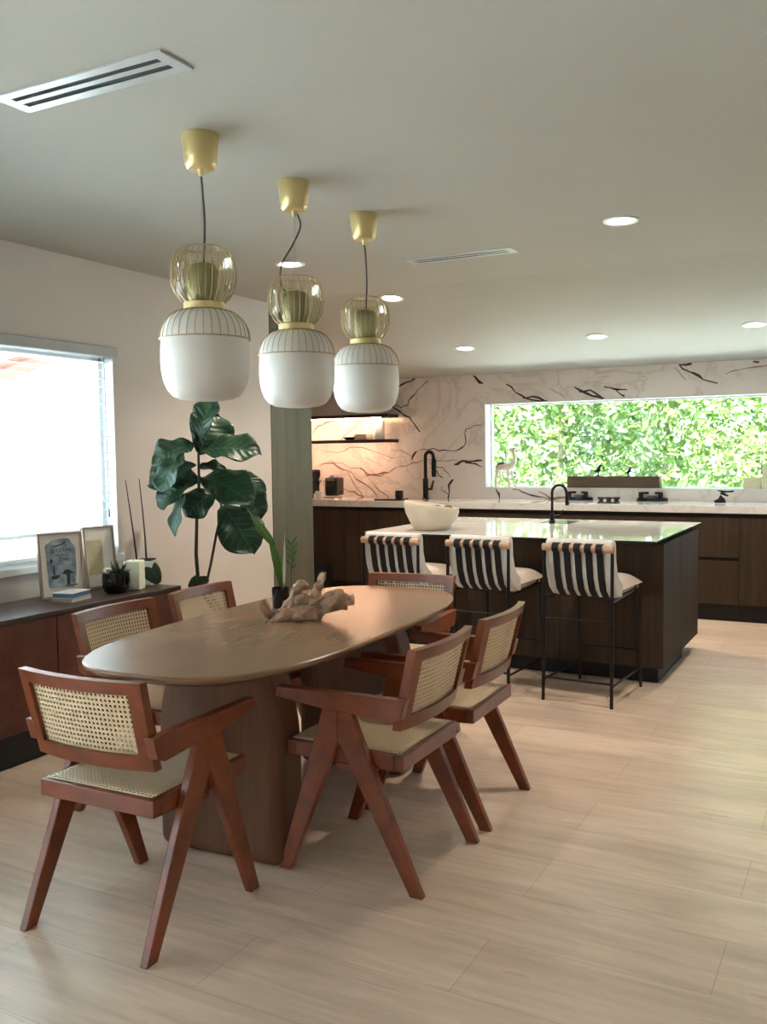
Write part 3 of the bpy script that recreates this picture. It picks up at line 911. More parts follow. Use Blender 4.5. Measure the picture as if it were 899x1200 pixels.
p = PZ(81, 708); q = PZ(112, 700)
ang = math.atan2((q-p).y, (q-p).x)
Rb = Matrix.Rotation(ang, 3, 'Z')
c0 = (p+q)/2 + Rb @ Vector((0, .07, 0))
o = thing('book', 'blue-edged book, lower one of the small stack by the cloud poster', 'book', c0)
MB().cbox(c0+Vector((0, 0, .0095)), (.165, .125, .016), Rb).build('pages', 'paper', o)
MB().cbox(c0+Vector((0, 0, .0185)), (.172, .132, .002), Rb).cbox(c0+Vector((0, 0, .001)), (.172, .132, .002), Rb).cbox(c0+Rb @ Vector((-.085, 0, 0))+Vector((0, 0, .0098)), (.003, .132, .0196), Rb).build('cover', 'frame', o)
c1 = c0+Vector((.002, .004, .0197))
o = thing('book', 'white-topped blue book lying on top of the small stack', 'book', c1)
Rb2 = Matrix.Rotation(ang+.04, 3, 'Z')
MB().cbox(c1+Vector((0, 0, .013)), (.155, .115, .022), Rb2).build('pages', 'bluebook', o)
MB().cbox(c1+Vector((0, 0, .0255)), (.160, .120, .003), Rb2).cbox(c1+Vector((0, 0, .0012)), (.160, .120, .002), Rb2).build('cover', 'white', o)


def leaf(mb, base, tip, width, nrm, sag=.15, shape='fig', nu=12, nv=8, cup=.12, wave=.04):
    base, tip, nrm = Vector(base), Vector(tip), Vector(nrm)
    L = (tip-base).length; d = (tip-base).normalized(); side = d.cross(nrm).normalized(); n = side.cross(d).normalized()
    ph = random.random()*6

    def W(t):
        if shape == 'fig': return (math.sin(PI*min(1, t**.8*.985+.012))**.55)*(.62+.55*t-.12*math.sin(t*PI*2+.3))*(1 if t < .995 else .3)
        if shape == 'spear': return (1-t**2.6)*(.55+.75*math.sin(PI*min(1, t*1.05+.05)))*.85
        return math.sin(PI*(t*.96+.02))**.6

    def fn(u, v):
        w = (v-.5)*width*W(u)
        p = base + d*L*u + n*(sag*L*math.sin(PI*u)) + side*w
        k = (2*abs(v-.5))
        return p + n*(cup*width*k*k*W(u) + wave*width*math.sin(u*14+ph+(3 if v > .5 else 0))*k)
    mb.grid(fn, nu, nv, uvfn=lambda u, v: (v, u))


# black bowl with succulent
c = PZ(136.5, 694.5); 
o = thing('potted_succulent', 'small spiky succulent in a round black pot on the sideboard', 'potted plant', c)
S = .073
MB().lathe([(0, 0), (.048, 0), (.062, .008), (.071, .03), (S, .06), (.0715, .108), (.068, .110), (.065, .106), (.066, .09), (0, .088)], 36, c).build('pot', 'blackgloss', o)
MB().lathe([(0, .094), (.04, .093), (.066, .089)], 20, c).build('soil', 'soil', o)
mb = MB(); rn = random.Random(4)
for k in range(13):
    a = 2*PI*k/13+rn.uniform(-.2, .2); e = rn.uniform(.5, 1.25); L = rn.uniform(.07, .10)
    d = Vector((math.cos(a)*math.cos(e), math.sin(a)*math.cos(e), math.sin(e)))
    leaf(mb, c+Vector((.012, .01, .09)), c+Vector((.012, .01, .09))+d*L, .022, Vector((0, 0, 1)) if e < 1.2 else Vector((1, 0, 0)), -.1, 'spear', 8, 4, .3, 0)
mb.build('leaves', 'darkleaf', o, solid=.002)
o2 = tag(MB().lathe([(0, 0), (.02, .002), (.026, .012), (.022, .024), (.01, .03), (0, .031)], 16, c+Vector((-.045, -.01, .105))).build('pebble', 'candle', o), None)
o2.name = 'pebble'
# candle
c = PZ(158, 690.5)
o = thing('candle', 'thick square ivory candle between the black pot and the orchid', 'candle', c)
Rb = Matrix.Rotation(math.radians(22), 3, 'Z')
MB().cbox(c+Vector((0, 0, .08)), (.09, .09, .16), Rb).build('wax', 'candle', o, bevel=.006, seg=3)
MB().tube([c+Vector((0, 0, .16)), c+Vector((.002, 0, .172))], .0015, 6).build('wick', 'black', o)
# orchid in square frosted pot
c = PZ(171, 686) + Vector((-.02, .03, 0))
o = thing('potted_orchid', 'bare-stemmed orchid in a frosted square pot at the sideboard end', 'potted plant', c)
MB().cbox(c+Vector((0, 0, .07)), (.10, .10, .14), Rb).build('pot', 'frost', o, bevel=.006, seg=3)
MB().cbox(c+Vector((0, 0, .143)), (.085, .085, .01), Rb).build('soil', 'soil', o)
dd = (c-CAM).dot(FW)
for pts in ([(161, 662), (157, 630), (152, 596), (147, 563)], [(172, 662), (170, 630), (167, 598), (163, 561)]):
    MB().tube([at_d(x, y, dd) for x, y in pts], [.006, .005, .004, .0025], 8).build('stem', 'stalk', o)
mb = MB()
leaf(mb, at_d(164, 660, dd), at_d(187, 683, dd-.03), .11, FW*-1+Vector((0, 0, .9)), .35, 'oval', 14, 8, -.15, 0)
leaf(mb, at_d(164, 661, dd), at_d(144, 669, dd-.1), .06, Vector((0, 0, 1)), .22, 'oval', 14, 8, -.15, 0)
leaf(mb, at_d(166, 660, dd), at_d(180, 672, dd+.1), .07, Vector((0, 0, 1)), .3, 'oval', 14, 8, -.15, 0)
mb.build('leaves', 'darkleaf', o, solid=.002)

# ------------------------------------------------------------------ fiddle leaf fig standing past the sideboard
fc = Vector((-3.21, 4.31, 0)); fd = (fc+Vector((0, 0, 1.2))-CAM).dot(FW)
o = thing('fiddle_leaf_fig', 'tall fiddle leaf fig with big dark leaves by the left wall', 'potted plant', fc)
MB().lathe([(0, 0), (.13, 0), (.15, .02), (.17, .26), (.165, .30), (.15, .30), (.15, .26), (0, .25)], 36, fc).build('pot', 'blackgloss', o)
MB().lathe([(0, .262), (.1, .262), (.149, .258)], 24, fc).build('soil', 'soil', o)
F = lambda x, y, dz=0: at_d(160+x/2.809, 450+y/2.809, fd+dz)
MB().tube([fc+Vector((0, 0, .25)), F(205, 670), F(196, 560), F(198, 450), F(206, 330), F(204, 225)], [.016, .012, .011, .010, .009, .007], 10).build('stem', 'leaf_stem', o)
MB().tube([fc+Vector((.02, .02, .25)), F(228, 668), F(245, 590), F(262, 500), F(280, 420), F(275, 360), F(240, 320)], [.012, .009, .008, .008, .007, .006, .005], 10).build('stem', 'leaf_stem', o)
V = -FW
LV = [  # base, tip, width px(crop), depth base, tip, normal mix (right, up)
 ((203, 190), (255, 58), 78, 0, .05, (-.5, .1), 0), ((205, 225), (268, 112), 118, 0, .12, (.2, .2), 1), ((212, 222), (396, 232), 96, 0, -.10, (.1, .9), 1),
 ((192, 198), (62, 262), 92, 0, -.05, (-.2, .9), 1), ((164, 218), (92, 352), 88, -.05, -.20, (-.7, .35), 2), ((196, 268), (48, 330), 90, .05, .08, (-.2, .7), 1),
 ((196, 318), (78, 396), 78, .03, .10, (-.4, .5), 0), ((162, 362), (130, 492), 46, -.05, -.12, (-.8, .2), 2), ((258, 352), (168, 432), 84, 0, -.06, (.0, .5), 1),
 ((206, 272), (292, 290), 48, 0, .1, (.1, .9), 0), ((286, 286), (418, 348), 44, 0, .0, (.2, .8), 0), ((214, 306), (372, 392), 104, -.02, -.16, (.1, .8), 1),
 ((330, 338), (402, 438), 92, -.02, .06, (.5, .5), 0), ((285, 400), (378, 548), 118, 0, -.08, (.3, .15), 1), ((215, 676), (196, 634), 54, 0, -.05, (0, .3), 0),
 ((206, 330), (120, 300), 60, .04, .2, (-.1, .9), 0), ((204, 232), (330, 180), 80, .05, .25, (.1, .6), 0)]
for b0, t0, w, db, dt, (nr, nu_), k in LV:
    mb = MB()
    leaf(mb, F(*b0, db), F(b0[0]+(t0[0]-b0[0])*1.08, b0[1]+(t0[1]-b0[1])*1.08, dt), w/2.809*fd/FPX*1.38, V+RT*nr+UP*nu_, .10, 'fig', 14, 10, .10, .075)
    mb.build('leaf', 'fig', o, solid=.0015)

# ------------------------------------------------------------------ on the dining table: pot plant and driftwood
pc = at_z(329.5, 712, TZ+.0005)
o = thing('potted_spear_plant', 'spear-leaved green plant in a small black pot on the dining table', 'potted plant', pc)
MB().lathe([(0, 0), (.034, 0), (.037, .004), (.040, .088), (.038, .09), (.036, .088), (.035, .078), (0, .078)], 28, pc).build('pot', 'blackgloss', o)
MB().lathe([(0, .081), (.035, .079)], 16, pc).build('soil', 'soil', o)
pd = (pc-CAM).dot(FW)
G = lambda x, y, dz=0: at_d(280+x/5.993, 560+y/5.993, pd+dz)
mb = MB(); leaf(mb, G(295, 770), G(215, 420, -.02), .040, V+RT*.6, .05, 'oval', 12, 6, .25, 0); mb.build('leaf', 'snake', o, solid=.0015)
mb = MB(); leaf(mb, G(245, 470, -.02), G(48, 205, -.05), .036, V-UP*.3+RT*.3, .10, 'spear', 12, 6, .25, 0); mb.build('leaf', 'snake', o, solid=.0015)
mb = MB(); leaf(mb, G(310, 780), G(322, 390, .02), .016, V+RT*.9, .0, 'spear', 10, 4, .3, 0); mb.build('leaf', 'frost', o, solid=.0015)
mb = MB(); leaf(mb, G(318, 780), G(245, 520, .02), .028, V-RT*.5, .04, 'oval', 10, 6, .3, 0); mb.build('leaf', 'snake', o, solid=.0015)
mb = MB(); MB().tube([G(368, 785), G(366, 690, .01), G(376, 560, .02)], .0015, 6).build('stem', 'leaf_stem', o)
for k in range(9):
    t = k/8; s = -1 if k % 2 else 1
    leaf(mb, G(368+8*t, 640-180*t, .02), G(368+8*t+s*42, 600-200*t, .02+.02*s), .014, V+UP*.4, .1, 'oval', 6, 4, .1, 0)
mb.build('leaf', plain('fern leaf', (84, 124, 62), .5), o, solid=.001)

dw0 = at_z(360, 726, TZ)
dw = thing('driftwood', 'knotted pale driftwood branch lying on the dining table', 'driftwood', dw0)
dd = (dw0-CAM).dot(FW)


def T(x, y, dz=0):  # crop frame
    return at_d(280+x/5.993, 560+y/5.993, dd+dz)


def branch(pts, rad, sides=22):
    P = []; R = []
    for i in range(len(pts)-1):
        a = pts[max(i-1, 0)]; b_ = pts[i]; c = pts[i+1]; d = pts[min(i+2, len(pts)-1)]
        for k in range(5):
            t = k/5
            P.append(.5*((2*b_)+(c-a)*t+(2*a-5*b_+4*c-d)*t*t+(3*b_-a-3*c+d)*t**3)); R.append(rad[i]+(rad[i+1]-rad[i])*t)
    P.append(pts[-1]); R.append(rad[-1])
    mb_ = MB(); mb_.tube(P, R, sides)
    for i_, v in enumerate(mb_.v):
        ri, rk = divmod(i_, sides); c_ = P[ri]
        v += (v-c_)*(.22*math.sin(3*2*PI*rk/sides + ri*.5) + .10*math.sin(7*2*PI*rk/sides - ri*.8) + .10*math.sin(ri*1.1+len(P)))
        q = v*22; nn = noise.noise_vector(q)*.009 + noise.noise_vector(v*70)*.005
        v += nn
        if v.z < TZ+.001: v.z = TZ+.001
    return mb_


mb = MB()
BR = [([(200, 1030), (260, 1005, -.0), (340, 985), (430, 960), (520, 935, .01), (600, 905, .01), (700, 870, .0), (770, 858, -.01), (815, 862, -.02)], [.012, .028, .034, .036, .034, .030, .027, .023, .014]),
      ([(230, 985), (205, 950, -.02), (185, 905, -.03), (160, 870, -.04)], [.020, .015, .013, .016]), ([(180, 905, -.03), (152, 905, -.05)], [.012, .010]),
      ([(215, 990), (222, 1040, -.02)], [.012, .008]),
      ([(330, 960, .02), (380, 880, .04), (400, 800, .05), (430, 755, .06), (500, 760, .06)], [.030, .024, .020, .017, .008]), ([(400, 800, .05), (392, 745, .06)], [.014, .011]),
      ([(540, 920, .02), (545, 820, .05), (560, 770, .06), (585, 720, .06), (585, 670, .07)], [.028, .018, .014, .012, .011]),
      ([(440, 910, .0), (520, 890, .02), (620, 855, .03), (690, 825, .03), (740, 840, .02)], [.028, .030, .026, .022, .016]), ([(690, 805, .05), (665, 795, .05)], [.010, .007]), ([(690, 800, .05), (740, 802, .05)], [.010, .006]), ([(640, 830, .04), (625, 815, .02)], [.013, .009]),
      ([(400, 990, -.02), (470, 960, -.03), (540, 940, -.02), (600, 920, -.01)], [.018, .030, .028, .014]), ([(450, 930, -.03), (452, 900, -.05)], [.018, .012]), ([(250, 1000, -.03), (310, 985, -.05), (370, 1000, -.03)], [.014, .024, .012]), ([(410, 880, .02), (440, 850, .0), (480, 850, .0)], [.018, .020, .012]),
      ([(470, 870, .0), (486, 828, -.02)], [.016, .008])]
for pts, rad in BR:
    m2 = branch([T(p[0], p[1], (p[2] if len(p) > 2 else 0)*.45) for p in pts], [r*1.08 for r in rad])
    mb.add(m2.v, m2.f)
mb.build('branch', 'drift', dw, smooth=60)
# the branch is a single part : let the thing be the mesh itself

# ------------------------------------------------------------------ kitchen
YCE = at_x(367, 600, -3.915).y
tc = thing('tall_cabinet', 'tall grey-brown wood panelled cabinet end beside the left wall', 'cabinet', (-3.73, 5.9, 0))
MB().box((-4.50, YCOL+.022, .0), (-3.915, YCE, 2.46)).build('side_panel', 'column', tc, bevel=.002)
MB().box((-4.50, YCOL+.022, 2.4605), (-3.917, YCE, slope_z(YCE)-.002)).build('filler', 'kitchen', tc)

CF = 8.005; CTOP = .962; CBOT = .90
units = [(-5.71, -4.72), (-4.72, -3.82), (-3.82, -2.7), (-2.7, -1.58), (-1.58, -.985), (-.985, -.38), (-.38, .6), (.6, 1.6)]
ULAB = ['dark oak base cabinet under the coffee machine', 'dark oak base cabinet left of the island, under the black cup',
        'dark oak base cabinet mostly behind the first bar stool and island bowl', 'dark oak base cabinet under the gas burners behind the island',
        'dark oak base cabinet with two drawers split by a black gap', 'dark oak base cabinet with one plain tall front, right of the drawers',
        'dark oak base cabinet under the right end of the kitchen window', 'dark oak base cabinet in the right kitchen corner']
for i, ((a, b_), lab) in enumerate(zip(units, ULAB)):
    o = thing('base_cabinet', lab, 'cabinet', ((a+b_)/2, CF+.3, 0), 0, 'base cabinets along the back wall')
    MB().box((a+.001, CF+.022, .142), (b_-.001, YW-.002, .868)).build('body', 'kitchen', o, smooth=0)
    MB().box((a+.001, CF+.05, 0), (b_-.001, YW-.05, .141)).build('plinth', 'kick', o, smooth=0)
    MB().box((a+.001, CF+.02, .868), (b_-.001, YW-.01, .899)).build('grip_channel', 'kick', o, smooth=0)
    if i == 4:
        MB().box((a+.0015, CF, .145), (b_-.0015, CF+.021, .508)).build('drawer', 'kitchen', o, bevel=.0015)
        MB().box((a+.0015, CF, .534), (b_-.0015, CF+.021, .866)).build('drawer', 'kitchen', o, bevel=.0015)
        MB().box((a+.0015, CF+.012, .508), (b_-.0015, CF+.022, .534)).build('finger_gap', 'kick', o, smooth=0)
    else:
        MB().box((a+.0015, CF, .145), (b_-.0015, CF+.021, .866)).build('door', 'kitchen', o, bevel=.0015)
o = MB().box((-5.715, CF-.02, CBOT), (1.6, YW-.003, CTOP)).build('worktop', 'marbletop', None, bevel=.002)
tag(o, 'long white marble worktop under the kitchen window', 'worktop')
# island
IX0, IX1, IY0, IY1 = -3.04, -1.12, 5.65, 6.87
isl = thing('kitchen_island', 'dark oak kitchen island with thin polished white marble top', 'kitchen island', (-2.08, 6.2, 0))
MB().box((IX0, IY0+.02, .105), (IX1-.02, IY1, .862)).build('body', 'kitchen', isl, smooth=0)
n = 3; wdt = (IX1-IX0)/n
for k in range(n):
    MB().box((IX0+k*wdt+.0015, IY0, .105), (IX0+(k+1)*wdt-.0015, IY0+.0195, .862)).build('front_panel', 'kitchen', isl, bevel=.0015)
MB().box((IX1-.0195, IY0+.0005, .105), (IX1, 6.24, .862)).build('side_panel', 'kitchen', isl, bevel=.0015)
MB().box((IX1-.0195, 6.243, .105), (IX1, IY1, .862)).build('side_panel', 'kitchen', isl, bevel=.0015)
MB().box((IX0+.05, IY0+.08, 0), (IX1-.045, IY1-.35, .105)).build('plinth', 'kick', isl, smooth=0)
MB().box((IX0+.06, IY0+.06, .862), (IX1-.06, IY1-.06, .8759)).build('shadow_gap', 'kick', isl, smooth=0)
sx0, sx1, sy0, sy1 = -2.20, -1.96, 6.50, 6.86
sm = MB(); TX0, TX1, TY0, TY1 = -3.06, -1.118, 5.446, 6.96
for a, b_, c_, d_ in ((TX0, sx0, TY0, TY1), (sx1, TX1, TY0, TY1), (sx0, sx1, TY0, sy0), (sx0, sx1, sy1, TY1)): sm.box((a, c_, .8965), (b_, d_, .901))
def ring(x0_, x1_, y0_, y1_, z_): return [(x0_, y0_, z_), (x1_, y0_, z_), (x1_, y1_, z_), (x0_, y1_, z_)]
MB().add(ring(TX0+.001, TX1-.001, TY0+.001, TY1-.001, .8964)+ring(TX0+.045, TX1-.045, TY0+.045, TY1-.045, .876), [(0, 1, 2, 3), (7, 6, 5, 4)]+[(i, (i+1) % 4, 4+(i+1) % 4, 4+i) for i in range(4)]).build('chamfered_edge', 'kick', isl, smooth=0)  # downward face of the slab edge, its shade put in as black
sm.build('marble_top', 'marbletop', isl, smooth=0)
MB().box((sx0+.001, sy0+.001, .8966), (sx1-.001, sy1-.001, .8995)).build('sink', 'blackgloss', isl, smooth=0)


def faucet(p, hgt, reach, r, label, spray=False, dirv=(1, 0)):
    o = thing('faucet', label, 'faucet', p)
    p = Vector(p); dv = Vector((dirv[0], dirv[1], 0)).normalized()
    MB().lathe([(0, 0), (r*1.9, 0), (r*1.9, .006), (r*1.35, .012), (r*1.3, .06 if not spray else .2), (r, .065 if not spray else .21), (0, .066 if not spray else .212)], 20, p).build('base', 'blackmetal', o)
    pts = [p+Vector((0, 0, .03))]
    n = 12; R = reach/2
    for k in range(n+1):
        a = PI-PI*k/n*(.96)
        pts.append(p+Vector((0, 0, hgt-R))+dv*(R+R*math.cos(a))+Vector((0, 0, R*1.1*math.sin(a))))
    pts.append(pts[-1]+Vector((0, 0, -.04))+dv*.006)
    MB().tube(pts, r*.8, 12).build('spout', 'blackmetal', o)
    e = pts[-1]
    MB().tube([e+Vector((0, 0, .01)), e+Vector((0, 0, -.06 if not spray else -.17))], r*1.15, 12).build('spray_head', 'blackmetal', o)
    MB().tube([p+Vector((0, 0, .04 if not spray else .10)), p+dv*.06+Vector((0, 0, .045 if not spray else .10)), p+dv*.085+Vector((0, 0, .09 if not spray else .19))], [r*.7, r*.7, r*.35], 10).build('lever', 'blackmetal', o)
    return o


faucet((-2.135, 6.66, .9012), .27, .11, .013, 'slim black arched faucet on the island beside its sink', dirv=(.7, .5))
fp = at_y(499, 586, 8.42); faucet((fp.x, 8.42, CTOP+.0005), .47, .085, .021, 'tall black spray faucet on the back worktop against the marble', True, (1, .1))
# bowl
bc = Vector((-2.70, 5.75, .9015))
o = thing('bowl', 'cream stoneware bowl with slanted rim on the island', 'bowl', bc)
ux = Vector((RT.x, RT.y, 0)).normalized()


def bowlf(p):
    k = p.dot(ux)/.19
    return Vector((p.x, p.y, p.z*(1-.17*k) if p.z > .01 else p.z))


MB().lathe([(0, 0), (.11, 0), (.118, .004), (.15, .05), (.178, .10), (.190, .145), (.187, .172), (.181, .176), (.174, .170), (.172, .14), (.15, .08), (.11, .03), (0, .022)], 56, bc, f=bowlf).build('shell', 'bowl', o, smooth=60)
for k, (dx, dy, r, mt, nm, lb) in enumerate(((.03, .03, .055, 'bark', 'dried_pod', 'brown dried pod showing over the bowl rim, leftmost'), (.118, .06, .042, 'moss', 'moss_ball', 'olive green moss ball in the bowl, right of the pod'), (-.07, .02, .045, 'bark', 'dried_pod', 'brown dried pod hidden behind the high side of the bowl rim'))):
    cc = bc + ux*dx + Vector((-ux.y, ux.x, 0))*dy + Vector((0, 0, .128-.1*dx*0))
    mb = MB().lathe([(r*math.sin(PI*t/12), -r*.75*math.cos(PI*t/12)) for t in range(13)], 20, cc)
    for v in mb.v: v += noise.noise_vector(v*40)*.008
    tag(mb.build(nm, mt, None, smooth=80), lb, 'decoration')

# gas burners and knobs
def burner(px, py, w, label):
    p = at_z(px, py, CTOP+.0005)
    o = thing('gas_burner', label, 'gas burner', p, 0, 'gas burners on the worktop')
    MB().lathe([(0, 0), (w*.5, 0), (w*.5, .022), (w*.46, .028), (0, .028)], 32).build('base', 'blackgloss', o, local=True)
    MB().lathe([(0, .028), (.05, .028), (.053, .044), (.04, .05), (.0, .052)], 24).build('burner_cap', 'steel', o, local=True)
    mb = MB()
    for k in range(4):
        R = Matrix.Rotation(PI/4+k*PI/2, 3, 'Z')
        mb.cbox(R @ Vector((w*.33, 0, .072)), (w*.34, .02, .02), R).cbox(R @ Vector((w*.43, 0, .045)), (.034, .03, .072), R)
    mb.build('pan_support', 'black', o, local=True, bevel=.002)


burner(679.5, 585.5, .27, 'black gas burner left of the burner knobs')
burner(731, 585.5, .20, 'small black gas burner behind the burner knobs')
burner(765, 586.5, .29, 'black gas burner right of the burner knobs')
for px, lab in ((704.5, 'black burner knob on the worktop, leftmost of three'), (713.5, 'black burner knob on the worktop, middle of three'), (722.5, 'black burner knob on the worktop, rightmost of three')):
    p = at_z(px, 589.3, CTOP+.0005)
    o = thing('burner_knob', lab, 'knob', p, 0, 'burner knobs')
    MB().lathe([(0, 0), (.034, 0), (.034, .008), (.02, .016), (.018, .044), (0, .046)], 20).build('dial', 'black', o, local=True)
    MB().box((-.032, -.006, .034), (.032, .006, .052)).build('grip', 'black', o, local=True, bevel=.002)
# wood box on the window sill with two small birds
a = at_y(662.5, 573, YW-.05); b_ = at_y(771, 573, YW-.05)
ZS = W2[2]+.0045
o = thing('planter_box', 'long low weathered wood box on the kitchen window sill', 'planter', ((a.x+b_.x)/2, YW+.05, ZS))
mb = MB().box((a.x, YW-.05+.06, ZS), (b_.x, YW-.03+.06, ZS+.108)).box((a.x, YW+.108, ZS), (b_.x, YW+.128, ZS+.108)).box((a.x, YW+.03, ZS), (a.x+.02, YW+.108, ZS+.108)).box((b_.x-.02, YW+.03, ZS), (b_.x, YW+.108, ZS+.108))
mb.build('box_side', 'planter', o, bevel=.003)
MB().box((a.x+.02, YW+.03, ZS+.06), (b_.x-.02, YW+.108, ZS+.1065)).build('lid', 'planter', o, smooth=0)
for px, s, lab in ((701, 1.0, 'small dark bird figure on the left half of the wooden sill box'), (737, .8, 'small thin bird figure on the right half of the wooden sill box')):
    q = at_y(px, 560, YW+.07); q.z = ZS+.1067; q.y = YW+.07
    o = thing('bird_figurine', lab, 'figurine', q)
    MB().lathe([(0, 0), (.022*s, 0), (.022*s, .006), (.006*s, .01), (.005*s, .04*s)], 12, q).build('stand', 'coffee', o)
    mb = MB()
    mb.tube([q+Vector((-.035*s, 0, .045*s)), q+Vector((-.01*s, 0, .05*s)), q+Vector((.01*s, 0, .065*s)), q+Vector((.014*s, 0, .09*s)), q+Vector((.022*s, 0, .105*s)), q+Vector((.045*s, 0, .10*s))], [.004*s, .018*s, .02*s, .012*s, .013*s, .002*s], 10)
    mb.build('body', 'coffee', o, smooth=60)
# deer figure
q = at_y(590, 572.5, YW+.03); q.z = ZS
o = thing('deer_figurine', 'pale standing deer figurine with brown back on the window sill', 'figurine', q)
J = lambda x, y, dy=0: at_y(560+x/7.492, 500+y/7.492, YW+.06+dy)
mb = MB()
mb.tube([J(165, 375), J(200, 355), J(250, 350), J(295, 345), J(320, 310), J(322, 250), J(312, 215)], [.018, .042, .044, .042, .026, .017, .015], 14)
mb.tube([J(330, 195), J(305, 205), J(280, 208)], [.018, .019, .009], 12)
mb.tube([J(330, 195), J(350, 178)], [.009, .004], 8).tube([J(318, 195, .01), J(322, 172, .02)], [.008, .003], 8)
for x0_, x1_, x2_, dy in ((175, 160, 160, -.02), (190, 205, 178, .025), (265, 268, 278, -.02), (290, 305, 330, .025)):
    mb.tube([J(x0_, 375, dy), J(x1_, 450, dy), J(x2_, 530, dy), J(x2_+6, 541, dy)], [.022, .011, .008, .010], 10)
mb.tube([J(160, 372), J(148, 400)], [.008, .004], 8)
mb.build('body', 'figglass', o, smooth=70)
mb = MB(); mb.tube([J(168, 366), J(198, 342), J(235, 338), J(262, 340)], [.02, .036, .036, .02], 12); mb.build('saddle_patch', plain('brown patch', (110, 66, 44), .4), o, smooth=70)
# cream blocks at the right of the sill
for x0_, x1_, yt, lab in ((871, 892, 560, 'low cream block vase on the window sill, partly seen at right'), (893.5, 912, 547, 'tall cream block vase on the window sill at the right picture edge')):
    a = at_y(x0_, 572, YW+.03); b_ = at_y(x1_, 572, YW+.03); t = at_y(x0_, yt, YW+.03)
    o = thing('block_vase', lab, 'vase', ((a.x+b_.x)/2, YW+.08, ZS))
    MB().box((a.x, YW+.03, ZS), (b_.x, YW+.13, t.z)).build('body', 'cream', o, bevel=.004)
    MB().lathe([(.02, 0), (.026, 0), (.026, .006), (.02, .006)], 16, ((a.x+b_.x)/2, YW+.08, t.z-.001), closed=True).build('rim', 'cream', o)
# black folded ornament
p = at_z(848, 590, CTOP)
o = thing('ornament', 'black zigzag metal ornament on the worktop under the window right side', 'ornament', p)
Z = lambda x, y: at_y(790+x/8.248, 540+y/8.248, p.y)
for pl in ([(385, 385), (400, 408), (500, 405), (492, 370), (450, 330), (432, 365)], [(445, 322), (520, 345), (530, 335), (470, 300), (455, 305)], [(412, 282), (470, 310), (575, 303), (580, 285), (520, 292), (470, 286)]):
    P = [Z(*w) for w in pl]; n = len(P)
    vs = [v+Vector((0, .02, 0)) for v in P]+[v-Vector((0, .02, 0)) for v in P]
    MB().add(vs, [tuple(range(n)), tuple(range(n, 2*n))[::-1]]+[(i, (i+1) % n, n+(i+1) % n, n+i) for i in range(n)]).build('blade', 'blackmetal', o, bevel=.002)

# coffee corner
def onz(px, py): return at_z(px, py, CTOP+.0006)


p = onz(390, 583.5)
o = thing('coffee_machine', 'black coffee machine with chrome tray on the left worktop', 'coffee machine', p)
R = Matrix.Rotation(math.radians(8), 3, 'Z')
MB().cbox(p+R @ Vector((0, .05, .12)), (.14, .20, .19), R).build('body', 'coffee', o, bevel=.015, seg=3)
MB().cbox(p+R @ Vector((0, -.045, .16)), (.10, .05, .07), R).build('brew_head', 'black', o, bevel=.012, seg=3)
MB().lathe([(0, .215), (.05, .215), (.055, .225), (.045, .24), (0, .243)], 24, p+R @ Vector((0, .04, 0))).build('lid', 'steel', o)
MB().lathe([(0, 0), (.10, 0), (.105, .006), (.10, .014), (0, .014)], 32, p+R @ Vector((0, -.01, 0))).build('drip_tray', 'steel', o)
MB().cbox(p+R @ Vector((-.088, .06, .10)), (.03, .14, .18), R).build('water_tank', 'pane', o, bevel=.006)
p = onz(371, 582) + Vector((-.03, .05, 0))
o = thing('coffee_grinder', 'dark coffee grinder half hidden behind the tall panel', 'coffee grinder', p)
MB().lathe([(0, 0), (.06, 0), (.062, .01), (.05, .03), (.045, .12), (.055, .16), (.05, .18), (0, .182)], 28, p).build('body', 'coffee', o)
MB().lathe([(0, .182), (.04, .182), (.06, .23), (.062, .28), (.05, .295), (0, .298)], 28, p).build('hopper', 'coffee', o)
MB().tube([p+Vector((.05, -.02, .17)), p+Vector((.085, -.03, .17))], .008, 10).build('spout', 'steel', o)
p = onz(374, 585.6)
o = thing('mug', 'small white mug in front of the coffee grinder', 'mug', p)
MB().lathe([(0, 0), (.032, 0), (.035, .004), (.038, .085), (.036, .087), (.034, .083), (.032, .008), (0, .007)], 24, p).build('body', 'white', o)
MB().tube([p+Vector((-.036, 0, .065)), p+Vector((-.058, 0, .06)), p+Vector((-.06, 0, .035)), p+Vector((-.037, 0, .022))], .005, 8).build('handle', 'white', o)
p = onz(468, 586)
o = thing('tray', 'thin black tray lying under the black cup', 'tray', p+Vector((-.05, 0, 0)))
MB().box((p.x-.24, p.y-.08, CTOP+.0006), (p.x+.06, p.y+.08, CTOP+.006)).box((p.x-.24, p.y-.08, CTOP+.006), (p.x+.06, p.y-.075, CTOP+.014)).box((p.x+.055, p.y-.075, CTOP+.006), (p.x+.06, p.y+.08, CTOP+.014)).build('plate', 'black', o)
o = thing('cup', 'straight black cup standing on the thin tray', 'cup', p+Vector((0, 0, .0062)))
MB().lathe([(0, 0), (.036, 0), (.038, .003), (.040, .085), (.037, .085), (.035, .008), (0, .007)], 28).build('body', 'black', o, local=True)
MB().lathe([(.0370, .078), (.0405, .078), (.0405, .087), (.0370, .087)], 28, closed=True).build('rim', 'blackgloss', o, local=True)
